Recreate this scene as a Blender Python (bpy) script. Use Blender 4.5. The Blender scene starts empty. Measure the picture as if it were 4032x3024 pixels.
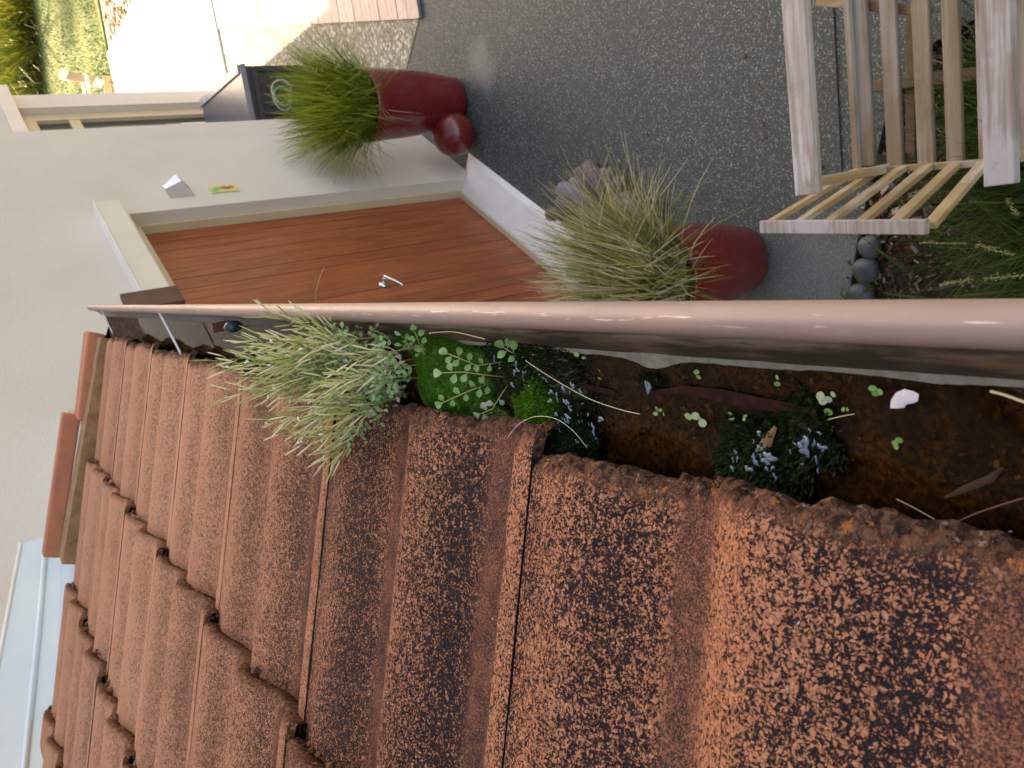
import bpy, bmesh, math, random
import numpy as np
from mathutils import Vector, Matrix, noise
R = math.radians
random.seed(7)
SC = bpy.context.scene
COL = SC.collection
H = 2.96                                   # camera height above the patio
CAM = Vector((0, 0, H))
# camera axes in world space: image right, image down, view direction
MR = Vector((-0.14293671, -0.55985769, -0.81616693))
MD = Vector((-0.97071328, -0.08158220, 0.22596478))
MF = Vector((-0.19309281, 0.82456274, -0.53180021))
FPX = 3101.9
# ------------------------------------------------------------ camera, sky, sun
cd = bpy.data.cameras.new('camera'); cam = bpy.data.objects.new('camera', cd); COL.objects.link(cam)
m = Matrix((( MR.x, -MD.x, -MF.x, 0), (MR.y, -MD.y, -MF.y, 0), (MR.z, -MD.z, -MF.z, H), (0, 0, 0, 1)))
cam.matrix_world = m
cd.sensor_width = 36; cd.lens = FPX / 4032 * 36; cd.clip_start = 0.02; cd.clip_end = 600
cd.dof.use_dof = True; cd.dof.focus_distance = 0.62; cd.dof.aperture_fstop = 22
SC.camera = cam
world = bpy.data.worlds.new('World'); SC.world = world; world.use_nodes = True
SUN_EL = R(36); SUN_AZ = R(0.0)            # sun stands in the +Y direction
nt = world.node_tree; nt.nodes.clear()
sky = nt.nodes.new('ShaderNodeTexSky'); sky.sky_type = 'NISHITA'; sky.sun_disc = False
sky.sun_elevation = SUN_EL; sky.sun_rotation = SUN_AZ; sky.air_density = 1.0; sky.dust_density = 2.5; sky.ozone_density = 0.6
bg = nt.nodes.new('ShaderNodeBackground'); bg.inputs['Strength'].default_value = 0.15
wo = nt.nodes.new('ShaderNodeOutputWorld')
nt.links.new(sky.outputs[0], bg.inputs[0]); nt.links.new(bg.outputs[0], wo.inputs[0])
sl = bpy.data.lights.new('sun', 'SUN'); sl.energy = 3.5; sl.angle = R(0.6); sl.color = (1.0, 0.93, 0.8)
sun = bpy.data.objects.new('sun', sl); COL.objects.link(sun)
sdir = Vector((math.sin(SUN_AZ) * math.cos(SUN_EL), math.cos(SUN_AZ) * math.cos(SUN_EL), math.sin(SUN_EL)))
sun.rotation_euler = sdir.to_track_quat('Z', 'Y').to_euler()
SC.view_settings.view_transform = 'Standard'; SC.view_settings.look = 'None'
SC.view_settings.exposure = 1.88; SC.view_settings.gamma = 1.0
SC.view_settings.use_white_balance = True; SC.view_settings.white_balance_temperature = 9300; SC.view_settings.white_balance_tint = 20

# ------------------------------------------------------------ helpers
def ray(x, y):
    return ((x - 2016) * MR + (y - 1512) * MD + FPX * MF).normalized()
def at(x, y, z):                            # the point seen at (x, y) of the photograph at height z
    d = ray(x, y); return CAM + d * ((z - H) / d.z)
def tag(o, label=None, cat=None, group=None, kind=None):
    if label: o['label'] = label
    if cat: o['category'] = cat
    if group: o['group'] = group
    if kind: o['kind'] = kind
    return o
def empty(name, loc, label, cat, group=None, rot=(0, 0, 0)):
    o = bpy.data.objects.new(name, None); COL.objects.link(o); o.location = loc; o.rotation_euler = rot
    o.empty_display_size = .05
    return tag(o, label, cat, group)
def parent(o, p):
    if p is not None:
        o.parent = p
        pm = Matrix.LocRotScale(p.location, p.rotation_euler, None)
        if p.parent is not None:
            q = p.parent; pm = Matrix.LocRotScale(q.location, q.rotation_euler, None) @ p.matrix_parent_inverse @ pm
        o.matrix_parent_inverse = pm.inverted()
class MB:
    """collects boxes, prisms, tubes and strips into one mesh (world coordinates)"""
    def __init__(s): s.v = []; s.f = []; s.a = []; s.mi = []
    def vert(s, p, a=0.0): s.v.append(tuple(p)); s.a.append(a); return len(s.v) - 1
    def face(s, idx, mi=0): s.f.append(tuple(idx)); s.mi.append(mi)
    def poly(s, pts, a=0.0, mi=0): s.face([s.vert(p, a) for p in pts], mi)
    def hexa(s, b, t, a=0.0, mi=0):         # bottom quad, top quad (same order)
        i = [s.vert(p, a) for p in list(b) + list(t)]
        n = len(b)
        s.face(i[:n][::-1], mi); s.face(i[n:], mi)
        for k in range(n): s.face((i[k], i[(k + 1) % n], i[n + (k + 1) % n], i[n + k]), mi)
    def box(s, c, sx, sy, sz, ax=None, ay=None, az=None, a=0.0, mi=0):
        ax = ax or Vector((1, 0, 0)); ay = ay or Vector((0, 1, 0)); az = az or Vector((0, 0, 1)); c = Vector(c)
        X, Y, Z = ax * sx / 2, ay * sy / 2, az * sz / 2
        s.hexa([c - X - Y - Z, c + X - Y - Z, c + X + Y - Z, c - X + Y - Z], [c - X - Y + Z, c + X - Y + Z, c + X + Y + Z, c - X + Y + Z], a, mi)
    def bar(s, p, q, w, t, up=Vector((0, 0, 1)), a=0.0, mi=0):
        p = Vector(p); q = Vector(q); d = (q - p); L = d.length; d.normalize()
        sd = d.cross(up).normalized(); u = sd.cross(d)
        s.box((p + q) / 2, L, w, t, d, sd, u, a, mi)
    def tube(s, pts, r, n=6, a=0.0, mi=0, caps=True):
        rings = []; pts = [Vector(p) for p in pts]
        ref = Vector((0.3, 0.2, 0.93))
        for k, p in enumerate(pts):
            d = (pts[min(k + 1, len(pts) - 1)] - pts[max(k - 1, 0)]).normalized()
            u = d.cross(ref)
            if u.length < .05: u = d.cross(Vector((1, 0, 0)))
            u.normalize(); v = d.cross(u); rr = r[k] if isinstance(r, (list, tuple)) else r
            rings.append([s.vert(p + u * rr * math.cos(2 * math.pi * j / n) + v * rr * math.sin(2 * math.pi * j / n), a) for j in range(n)])
        for k in range(len(rings) - 1):
            for j in range(n): s.face((rings[k][j], rings[k][(j + 1) % n], rings[k + 1][(j + 1) % n], rings[k + 1][j]), mi)
        if caps: s.face(rings[0][::-1], mi); s.face(rings[-1], mi)
    def strip(s, pts, ws, side, a=0.0, mi=0, fold=0.0):
        prev = None; side = Vector(side)
        for k, p in enumerate(pts):
            p = Vector(p); w = ws[k]
            sd = side * w
            cur = (s.vert(p - sd, a), s.vert(p + sd, a))
            if prev: s.face((prev[0], prev[1], cur[1], cur[0]), mi)
            prev = cur
    def lathe(s, prof, c, n=40, ax=Vector((0, 0, 1)), a=0.0, mi=0, wob=0):
        c = Vector(c); rings = []
        u = ax.orthogonal().normalized(); v = ax.cross(u)
        for (r, z) in prof:
            rings.append([s.vert(c + ax * z + (u * math.cos(t) + v * math.sin(t)) * (r * (1 + wob * math.sin(3 * t + z * 9))), a) for t in [2 * math.pi * j / n for j in range(n)]])
        for k in range(len(rings) - 1):
            for j in range(n): s.face((rings[k][j], rings[k][(j + 1) % n], rings[k + 1][(j + 1) % n], rings[k + 1][j]), mi)
        s.face(rings[0][::-1], mi); s.face(rings[-1], mi)
    def mesh(s, name, mats, smooth=False):
        me = bpy.data.meshes.new(name); me.from_pydata(s.v, [], s.f)
        if not isinstance(mats, (list, tuple)): mats = [mats]
        for mm in mats: me.materials.append(mm)
        me.polygons.foreach_set('material_index', s.mi)
        if smooth: me.polygons.foreach_set('use_smooth', [True] * len(s.f))
        at_ = me.attributes.new('rnd', 'FLOAT', 'POINT'); at_.data.foreach_set('value', s.a)
        me.update(); return me
    def build(s, name, mats, par=None, smooth=False, bevel=0.0, kind=None):
        o = bpy.data.objects.new(name, s.mesh(name, mats, smooth)); COL.objects.link(o); parent(o, par)
        if bevel:
            b = o.modifiers.new('bevel', 'BEVEL'); b.width = bevel; b.segments = 2; b.limit_method = 'ANGLE'; b.angle_limit = R(40)
        if kind: o['kind'] = kind
        return o

# ------------------------------------------------------------ materials
class NT:
    def __init__(s, name):
        s.m = bpy.data.materials.new(name); s.m.use_nodes = True; s.t = s.m.node_tree; s.t.nodes.clear()
        s.out = s.n('ShaderNodeOutputMaterial'); s.b = s.n('ShaderNodeBsdfPrincipled'); s.l(s.b.outputs[0], s.out.inputs[0])
        s.pos = s.n('ShaderNodeNewGeometry').outputs['Position']
    def n(s, t, **kw):
        x = s.t.nodes.new(t)
        for k, v in kw.items(): setattr(x, k, v)
        return x
    def l(s, a, b): s.t.links.new(a, b)
    def set(s, k, v):
        i = s.b.inputs[k]
        if hasattr(v, 'links') or isinstance(v, bpy.types.NodeSocket): s.l(v, i)
        else: i.default_value = v if not isinstance(v, tuple) or len(v) == 4 else (*v, 1)
    def noise(s, sc, det=3, rough=.5, vec=None, dist=0.0):
        x = s.n('ShaderNodeTexNoise'); x.inputs['Scale'].default_value = sc; x.inputs['Detail'].default_value = det
        x.inputs['Roughness'].default_value = rough; x.inputs['Distortion'].default_value = dist
        s.l(vec if vec is not None else s.pos, x.inputs['Vector']); return x.outputs['Fac']
    def vor(s, sc, feat='F1', vec=None, out='Distance', rnd=1.0):
        x = s.n('ShaderNodeTexVoronoi'); x.feature = feat; x.inputs['Scale'].default_value = sc; x.inputs['Randomness'].default_value = rnd
        s.l(vec if vec is not None else s.pos, x.inputs['Vector']); return x.outputs[out]
    def scale(s, v, vec=None):
        x = s.n('ShaderNodeMapping'); x.inputs['Scale'].default_value = v
        s.l(vec if vec is not None else s.pos, x.inputs['Vector']); return x.outputs[0]
    def ramp(s, f, stops, interp='LINEAR'):
        x = s.n('ShaderNodeValToRGB'); x.color_ramp.interpolation = interp
        e = x.color_ramp.elements
        while len(e) < len(stops): e.new(.5)
        for k, (p, c) in enumerate(stops):
            e[k].position = p; e[k].color = (*c, 1) if not isinstance(c, (int, float)) else (c, c, c, 1)
        s.l(f, x.inputs[0]); return x.outputs[0]
    def math(s, op, a, b=0.5, c=0.0, clamp=False):
        x = s.n('ShaderNodeMath', operation=op); x.use_clamp = clamp
        for k, v in enumerate((a, b, c)):
            if isinstance(v, (int, float)): x.inputs[k].default_value = v
            else: s.l(v, x.inputs[k])
        return x.outputs[0]
    def mix(s, f, a, b, mode='MIX'):
        x = s.n('ShaderNodeMix', data_type='RGBA', blend_type=mode)
        for k, v in ((0, f), (6, a), (7, b)):
            if isinstance(v, (int, float)): x.inputs[k].default_value = v
            elif isinstance(v, tuple): x.inputs[k].default_value = (*v, 1)
            else: s.l(v, x.inputs[k])
        return x.outputs[2]
    def attr(s, name, out='Fac'):
        x = s.n('ShaderNodeAttribute'); x.attribute_name = name; return x.outputs[out]
    def rand(s): return s.n('ShaderNodeObjectInfo').outputs['Random']
    def bump(s, h, strength=.4, dist=.002):
        x = s.n('ShaderNodeBump'); x.inputs['Strength'].default_value = strength; x.inputs['Distance'].default_value = dist
        s.l(h, x.inputs['Height']); s.l(x.outputs[0], s.b.inputs['Normal']); return x
def sep(s, vec=None):
    x = s.n('ShaderNodeSeparateXYZ'); s.l(vec if vec is not None else s.pos, x.inputs[0]); return x.outputs

def smooth_thr(s, f, lo, hi):
    x = s.n('ShaderNodeMapRange'); x.interpolation_type = 'SMOOTHSTEP'
    for k, v in ((0, f), (1, lo), (2, hi)):
        if isinstance(v, (int, float)): x.inputs[k].default_value = v
        else: s.l(v, x.inputs[k])
    return x.outputs[0]

def mat_tile():
    s = NT('clay_tile')
    wear = s.attr('wear'); valley = s.attr('valley'); rawe = s.attr('raw')  # wear also carries the painted gap shade on the tile sides
    xyz = sep(s)
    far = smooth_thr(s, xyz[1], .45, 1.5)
    wv = s.n('ShaderNodeVectorMath', operation='MULTIPLY_ADD'); nz = s.n('ShaderNodeTexNoise'); nz.inputs['Scale'].default_value = 160; nz.inputs['Detail'].default_value = 2
    s.l(s.pos, nz.inputs['Vector']); s.l(nz.outputs['Color'], wv.inputs[0]); wv.inputs[1].default_value = (.009, .009, .009); s.l(s.pos, wv.inputs[2])
    ce = s.vor(400, 'DISTANCE_TO_EDGE', wv.outputs[0]); cc = sep(s, s.vor(400, 'F1', wv.outputs[0], 'Color'))
    chip = s.noise(560, 3, .6, dist=.4); chip2 = s.noise(230, 2, .5)
    chipf = s.math('ADD', s.math('MULTIPLY', chip, .56), s.math('MULTIPLY', chip2, .24))
    chipf = s.math('ADD', chipf, s.math('MULTIPLY', cc[0], .09))
    chipf = s.math('ADD', chipf, s.math('MULTIPLY', smooth_thr(s, ce, .0, .25), .11))
    big = s.noise(9, 3, .6)
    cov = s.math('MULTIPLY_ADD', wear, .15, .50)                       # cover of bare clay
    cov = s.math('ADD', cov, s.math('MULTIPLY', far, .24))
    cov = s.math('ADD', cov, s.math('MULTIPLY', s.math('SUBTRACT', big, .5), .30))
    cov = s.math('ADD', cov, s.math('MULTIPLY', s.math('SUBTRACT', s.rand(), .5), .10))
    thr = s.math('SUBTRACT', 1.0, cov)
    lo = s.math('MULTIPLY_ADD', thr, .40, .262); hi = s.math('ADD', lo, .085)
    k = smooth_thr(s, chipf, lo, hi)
    hue = s.noise(30, 2)
    clay = s.mix(hue, (.44, .165, .088), (.56, .26, .15))
    clay = s.mix(s.math('MULTIPLY', cc[1], .35), clay, (.28, .11, .065))
    clay = s.mix(smooth_thr(s, s.noise(480, 3, .6), .36, .62), s.mix(.55, clay, (.12, .05, .035)), clay)
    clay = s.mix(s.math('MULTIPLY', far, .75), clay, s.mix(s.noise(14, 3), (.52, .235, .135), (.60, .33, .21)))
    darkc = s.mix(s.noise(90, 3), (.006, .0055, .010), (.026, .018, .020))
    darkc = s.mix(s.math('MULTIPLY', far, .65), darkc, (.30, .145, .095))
    # the valleys hold fine silt, so the grain there is finer and browner
    fine = smooth_thr(s, s.math('ADD', s.math('MULTIPLY', s.noise(800, 3, .6), .75), s.math('MULTIPLY', s.noise(50, 3), .25)), .44, .58)
    vcol = s.mix(fine, (.045, .028, .030), (.27, .105, .062))
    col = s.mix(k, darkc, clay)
    col = s.mix(s.math('MULTIPLY', valley, .9), col, vcol)
    # broken raw edge
    rn = s.noise(210, 5, .7, dist=.5)
    rcol = s.mix(smooth_thr(s, rn, .40, .60), (.045, .024, .017), (.21, .10, .065))
    rcol = s.mix(s.math('MULTIPLY', smooth_thr(s, s.noise(130, 4, .7), .56, .62), .85), rcol, (.52, .19, .065))
    rcol = s.mix(smooth_thr(s, s.noise(170, 3, .6), .63, .68), rcol, (.36, .26, .21))
    col = s.mix(rawe, col, rcol)
    # pale lichen freckles
    li = smooth_thr(s, s.noise(260, 1, .4), .80, .83)
    col = s.mix(s.math('MULTIPLY', li, .8), col, (.5, .5, .42))
    s.set('Base Color', col)
    s.set('Roughness', s.mix(k, (.62, .62, .62), (.85, .85, .85))); s.set('Specular IOR Level', .08)
    hgt = s.math('ADD', s.math('MULTIPLY', k, .6), s.math('MULTIPLY', s.noise(500, 3), .4))
    hgt = s.math('ADD', hgt, s.math('MULTIPLY', s.math('MULTIPLY', rawe, rn), 3.0))
    s.bump(hgt, 1.0, .0017)
    return s.m
def mat_simple(name, col, rough=.6, spec=.5, metal=0.0, nscale=None, ncol=None, bump=None, coat=0.0):
    s = NT(name); c = col
    if nscale: c = s.mix(s.ramp(s.noise(nscale, 4, .6), [(.35, 0), (.65, 1)]), col, ncol); s.set('Base Color', c)
    else: s.set('Base Color', (*col, 1))
    s.set('Roughness', rough); s.set('Specular IOR Level', spec); s.set('Metallic', metal); s.set('Coat Weight', coat)
    if bump: s.bump(s.noise(bump[0], 4, .6), bump[1], bump[2])
    return s.m
def mat_gutter():
    s = NT('gutter_paint'); xyz = sep(s)
    st = s.noise(1.0, 4, .6, s.scale((60, 5, 60)))
    c = s.mix(smooth_thr(s, st, .35, .7), (.34, .225, .18), (.25, .185, .175))
    c = s.mix(smooth_thr(s, s.noise(1, 4, .7, s.scale((90, 22, 90))), .56, .75), c, (.30, .24, .22))
    # pale flecks painted in as glints along the crown of the bead
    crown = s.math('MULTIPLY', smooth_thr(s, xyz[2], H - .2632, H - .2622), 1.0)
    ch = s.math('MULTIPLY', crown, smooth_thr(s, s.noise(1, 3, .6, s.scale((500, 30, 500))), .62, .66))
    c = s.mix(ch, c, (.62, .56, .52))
    s.set('Base Color', c); s.set('Roughness', s.math('MULTIPLY_ADD', s.noise(140, 3), .25, .34)); s.set('Specular IOR Level', .6)
    s.bump(s.noise(260, 4, .6), .12, .0008)
    return s.m
def mat_gutter_in():
    s = NT('gutter_inside'); xyz = sep(s)
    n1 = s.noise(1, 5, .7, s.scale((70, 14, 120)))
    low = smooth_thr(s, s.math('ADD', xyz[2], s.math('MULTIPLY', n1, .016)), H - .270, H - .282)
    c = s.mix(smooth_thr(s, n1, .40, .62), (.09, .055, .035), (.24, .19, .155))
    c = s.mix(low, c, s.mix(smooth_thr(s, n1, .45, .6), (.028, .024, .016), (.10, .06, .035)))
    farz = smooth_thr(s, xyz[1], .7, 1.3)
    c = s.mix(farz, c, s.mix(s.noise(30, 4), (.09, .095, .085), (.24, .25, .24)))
    s.set('Base Color', c); s.set('Roughness', .45)
    s.bump(s.noise(200, 4), .3, .001); return s.m
def mat_water():
    s = NT('gutter_water'); s.t.nodes.remove(s.b)
    g = s.n('ShaderNodeBsdfGlossy'); g.inputs['Roughness'].default_value = .03
    t = s.n('ShaderNodeBsdfTransparent'); t.inputs['Color'].default_value = (.62, .50, .34, 1)
    fr = s.n('ShaderNodeFresnel'); fr.inputs['IOR'].default_value = 1.20
    mx = s.n('ShaderNodeMixShader'); s.l(fr.outputs[0], mx.inputs[0]); s.l(t.outputs[0], mx.inputs[1]); s.l(g.outputs[0], mx.inputs[2])
    b = s.n('ShaderNodeBump'); b.inputs['Strength'].default_value = .10; b.inputs['Distance'].default_value = .0015
    s.l(s.noise(32, 2), b.inputs['Height']); s.l(b.outputs[0], g.inputs['Normal']); s.l(b.outputs[0], fr.inputs['Normal'])
    s.l(mx.outputs[0], s.out.inputs[0]); return s.m
def mat_mud():
    s = NT('gutter_mud'); n1 = s.noise(300, 6, .75, dist=.4); n2 = s.noise(45, 4, .65)
    c = s.ramp(n1, [(.36, (.010, .007, .004)), (.46, (.06, .033, .015)), (.56, (.17, .088, .036)), (.70, (.34, .18, .075))])
    c = s.mix(smooth_thr(s, n2, .35, .62), s.mix(.75, c, (.010, .006, .004)), c)
    s.set('Base Color', c); s.set('Roughness', .9); s.bump(n1, .8, .004); return s.m
def mat_attr(name, stops, rough=.5, spec=.4, trans=0.15, hue=None):
    s = NT(name); c = s.ramp(s.attr('rnd'), stops)
    s.set('Base Color', c); s.set('Roughness', rough); s.set('Specular IOR Level', spec)
    if trans:
        tr = s.n('ShaderNodeBsdfTranslucent'); s.l(c, tr.inputs['Color'])
        mx = s.n('ShaderNodeMixShader'); mx.inputs[0].default_value = trans
        s.l(s.b.outputs[0], mx.inputs[1]); s.l(tr.outputs[0], mx.inputs[2]); s.l(mx.outputs[0], s.out.inputs[0])
    return s.m
def mat_patio():
    s = NT('dark_aggregate'); xyz = sep(s)
    d = s.vor(120); cellc = s.vor(120, out='Color'); cs = sep(s, cellc)
    n = s.noise(130, 4, .6)
    base = s.mix(smooth_thr(s, n, .35, .65), (.024, .036, .033), (.074, .098, .090))
    spk = s.math('MULTIPLY', s.math('MULTIPLY', smooth_thr(s, cs[0], .45, .95), .95), smooth_thr(s, d, .6, .2))
    c = s.mix(spk, base, s.mix(cs[1], (.21, .26, .24), (.44, .45, .39)))
    rust = s.math('MULTIPLY', smooth_thr(s, cs[2], .965, .97), smooth_thr(s, d, .4, .2))
    c = s.mix(rust, c, (.30, .14, .06))
    # weathered, drier concrete next to the bed and below the red planters
    def disc(cx, cy, r0, r1):
        v = s.n('ShaderNodeVectorMath', operation='DISTANCE'); s.l(s.pos, v.inputs[0]); v.inputs[1].default_value = (cx, cy, 0)
        dd = s.math('ADD', v.outputs['Value'], s.math('MULTIPLY', s.math('SUBTRACT', s.noise(7, 3), .5), .22))
        return smooth_thr(s, dd, r1, r0)
    dry = s.math('MAXIMUM', disc(-.62, 2.05, .25, .62), s.math('MULTIPLY', disc(1.03, 4.42, .06, .22), .8))
    dry = s.math('MAXIMUM', dry, s.math('MULTIPLY', smooth_thr(s, s.noise(1.1, 3, .6), .60, .85), .3))
    pale = s.mix(smooth_thr(s, s.noise(85, 4, .6), .35, .65), (.15, .165, .155), (.25, .265, .25))
    c = s.mix(s.math('MULTIPLY', dry, .85), c, pale)
    grade = smooth_thr(s, s.noise(.8, 2), .35, .65)
    c = s.mix(s.math('MULTIPLY', grade, .18), c, (.10, .11, .10))
    s.set('Base Color', c); s.set('Roughness', .7); s.bump(s.math('ADD', n, s.math('MULTIPLY', d, -.6)), .5, .004)
    return s.m
def mat_pebble(name, c0, c1, c2, sc=55, bumpd=.006):
    s = NT(name); d = s.vor(sc); cs = sep(s, s.vor(sc, out='Color'))
    c = s.mix(cs[0], c0, c1); c = s.mix(smooth_thr(s, cs[1], .7, .8), c, c2)
    c = s.mix(smooth_thr(s, d, .45, .75), c, s.mix(.5, c, (.12, .10, .07)))
    s.set('Base Color', c); s.set('Roughness', .75); s.bump(s.math('MULTIPLY', d, -1.0), .8, bumpd); return s.m
def mat_wood(name, ca, cb, cg, grey=.5, axis='X', rough=.75, sc=1.0, obj=True):
    s = NT(name)
    tc = s.n('ShaderNodeTexCoord').outputs['Object'] if obj else s.pos
    off = s.n('ShaderNodeVectorMath', operation='ADD'); s.l(tc, off.inputs[0])
    cmb = s.n('ShaderNodeCombineXYZ'); r = s.math('MULTIPLY', s.rand(), 37.0); s.l(r, cmb.inputs[0]); s.l(r, cmb.inputs[1]); s.l(r, cmb.inputs[2]); s.l(cmb.outputs[0], off.inputs[1])
    st = {'X': (3, 60, 60), 'Y': (60, 3, 60), 'Z': (60, 60, 3)}[axis]
    st = tuple(v * sc for v in st)
    g = s.noise(1, 5, .65, s.scale(st, off.outputs[0])); g2 = s.noise(3.2 * sc, 3, .6, off.outputs[0])
    c = s.mix(s.ramp(g, [(.35, 0), (.65, 1)]), ca, cb)
    k = smooth_thr(s, s.math('ADD', s.math('MULTIPLY', g2, .6), s.math('MULTIPLY', g, .4)), .62 - grey * .25, .72 - grey * .25); stn = smooth_thr(s, s.noise(9 * sc, 5, .75, off.outputs[0]), .52, .72)
    c = s.mix(s.math('MULTIPLY', k, .85), c, cg)
    c = s.mix(s.math('MULTIPLY', s.rand(), .35), c, s.mix(.5, c, ca)); c = s.mix(s.math('MULTIPLY', smooth_thr(s, s.rand(), .35, .95), .35), c, s.mix(.55, c, (.06, .03, .02))); c = s.mix(s.math('MULTIPLY', stn, .45), c, s.mix(.6, c, (.05, .035, .025)))
    s.set('Base Color', c); s.set('Roughness', rough); s.bump(g, .25, .0015); return s.m
def mat_stucco():
    s = NT('beige_stucco'); n = s.noise(1.3, 4, .6); f = s.noise(160, 3, .6)
    c = s.mix(smooth_thr(s, n, .3, .7), (.60, .55, .49), (.655, .605, .545))
    c = s.mix(s.math('MULTIPLY', smooth_thr(s, s.noise(1, 4, .6, s.scale((4, 4, .5))), .5, .8), .3), c, (.52, .465, .40))
    c = s.mix(s.math('MULTIPLY', smooth_thr(s, s.noise(55, 4, .7), .55, .75), .18), c, (.44, .39, .34))
    s.set('Base Color', c); s.set('Roughness', .9); s.bump(s.math('ADD', f, s.noise(40, 4, .6)), .55, .004); return s.m
def mat_glass():
    s = NT('window_glass'); s.set('Base Color', (.035, .045, .045, 1)); s.set('Roughness', .05); s.set('Specular IOR Level', .8); return s.m
def mat_glaze():
    s = NT('oxblood_glaze'); n = s.noise(9, 3)
    s.set('Base Color', s.mix(s.math('MULTIPLY', smooth_thr(s, s.noise(1, 5, .7, s.scale((14, 14, 5))), .52, .75), .22), s.mix(n, (.120, .006, .008), (.19, .014, .014)), (.26, .15, .12))); s.set('Roughness', s.math('MULTIPLY_ADD', s.noise(40, 3), .18, .16)); s.set('Coat Weight', .35); s.set('Coat Roughness', .2)
    s.bump(s.noise(60, 3), .08, .001); return s.m
def mat_moss(name, stops):
    return mat_attr(name, stops, .55, .35, .2)

T_TILE = mat_tile()
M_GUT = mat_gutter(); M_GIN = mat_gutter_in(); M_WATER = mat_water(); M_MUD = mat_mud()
M_STUC = mat_stucco(); M_PATIO = mat_patio(); M_GLASS = mat_glass(); M_GLAZE = mat_glaze()
M_TRIM = mat_simple('white_trim', (.72, .67, .58), .6, nscale=3, ncol=(.66, .60, .52))
M_SILL = mat_simple('sill_paint', (.78, .78, .76), .55, nscale=6, ncol=(.70, .69, .66))
M_CREAM = mat_simple('cream_paint', (.60, .50, .34), .5, nscale=4, ncol=(.55, .45, .31))
M_STRIP = mat_pebble('pale_aggregate', (.17, .155, .11), (.40, .375, .28), (.62, .60, .50), 42)
M_SLAB = mat_simple('pale_concrete', (.78, .77, .73), .8, nscale=3, ncol=(.72, .71, .66), bump=(90, .2, .002))
M_SOILBED = mat_pebble('stony_soil', (.20, .15, .10), (.42, .36, .26), (.55, .50, .40), 26, .015)
M_GROUND = mat_simple('earth', (.10, .085, .05), .95, nscale=2, ncol=(.08, .10, .035))
M_LAWN = mat_simple('lawn_green', (.075, .135, .028), .9, nscale=6, ncol=(.15, .19, .055), bump=(90, .5, .02))
M_DECK = mat_wood('deck_board', (.095, .062, .050), (.19, .145, .14), (.20, .19, .22), .65, 'X', .38)
M_DOOR = mat_wood('cedar_board', (.23, .050, .018), (.42, .115, .038), (.30, .085, .035), .2, 'Z', .42)
M_BROWN = mat_simple('dark_timber', (.075, .028, .020), .6, nscale=14, ncol=(.12, .045, .03))
M_BENCH = mat_wood('bench_timber', (.20, .145, .085), (.30, .235, .155), (.38, .35, .31), .6, 'X', .7, .5, obj=False)
M_BENCHY = mat_wood('bench_rail_timber', (.30, .19, .08), (.40, .29, .16), (.42, .38, .33), .40, 'Y', .7, .5, obj=False)
M_BENCHZ = mat_wood('bench_slat_timber', (.36, .235, .11), (.46, .34, .19), (.52, .46, .38), .45, 'Z', .6, .5, obj=False)
M_SILVER = mat_wood('silvered_timber', (.30, .25, .21), (.50, .46, .42), (.56, .555, .57), .55, 'X', .7, 1.1, obj=False)
M_UNDER = mat_simple('bench_under', (.16, .115, .07), .8, nscale=10, ncol=(.10, .07, .045))
M_FLASH = mat_simple('zinc_flashing', (.50, .62, .72), .45, .5, .25, 4, (.60, .68, .72), bump=(5, .2, .01))
M_CHROME = mat_simple('chrome', (.75, .75, .76), .15, .5, 1.0)
M_BLACKP = mat_simple('black_plastic', (.022, .023, .026), .5, nscale=12, ncol=(.035, .036, .04))
M_LID = mat_simple('blue_grey_lid', (.075, .09, .125), .30, .6, nscale=5, ncol=(.12, .14, .17), bump=(9, .25, .01))
M_LIDE = mat_simple('lit_lid_edge', (.42, .46, .46), .35, .6, nscale=20, ncol=(.26, .30, .30))
M_VERGE = mat_simple('verge_clay', (.52, .18, .09), .8, nscale=35, ncol=(.40, .15, .095), bump=(200, .2, .002))
M_MORTAR = mat_simple('mortar', (.34, .20, .10), .9, nscale=30, ncol=(.22, .12, .055), bump=(120, .7, .005))
M_SOIL = mat_simple('potting_soil', (.03, .02, .013), .95, nscale=60, ncol=(.06, .04, .02), bump=(80, .8, .01))
M_COB = mat_simple('blue_cobble', (.06, .075, .088), .5, nscale=25, ncol=(.10, .12, .13), bump=(60, .15, .003))
M_BARK = mat_attr('bark', [(0, (.03, .017, .012)), (.5, (.12, .06, .038)), (.85, (.22, .14, .095)), (1, (.34, .29, .24))], .8, .3, 0)
M_STRAW = mat_simple('straw', (.62, .54, .34), .5)
M_HAIR = mat_simple('dry_hair', (.80, .76, .60), .5)
M_SCUM = mat_simple('silt_scum', (.10, .105, .085), .6, nscale=150, ncol=(.16, .165, .14), bump=(200, .4, .001))
M_MAROON = mat_simple('wet_leaf', (.009, .004, .004), .8, .1, nscale=160, ncol=(.035, .010, .009))
M_PATCH = mat_simple('pale_patch', (.66, .66, .66), .4, nscale=30, ncol=(.52, .53, .58))
M_DROP = NT('water_film'); M_DROP.set('Base Color', (.07, .12, .17, 1)); M_DROP.set('Roughness', .12); M_DROP.set('Specular IOR Level', .7); M_DROP.set('Coat Weight', 0.0); M_DROP = M_DROP.m  # the blue of the reflected sky is put into the base colour
G_TUSS = mat_attr('tussock_blade', [(0, (.075, .14, .010)), (.45, (.19, .27, .022)), (.75, (.40, .43, .06)), (1, (.60, .48, .30))], .45, .4, .25)
G_TUSS2 = mat_attr('golden_tussock_blade', [(0, (.085, .115, .022)), (.30, (.23, .27, .05)), (.55, (.46, .42, .18)), (1, (.68, .59, .45))], .45, .4, .25)
G_GRASS = mat_attr('lush_grass', [(0, (.018, .045, .006)), (.5, (.045, .095, .012)), (.85, (.10, .17, .03)), (1, (.30, .32, .15))], .45, .4, .2)
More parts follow.
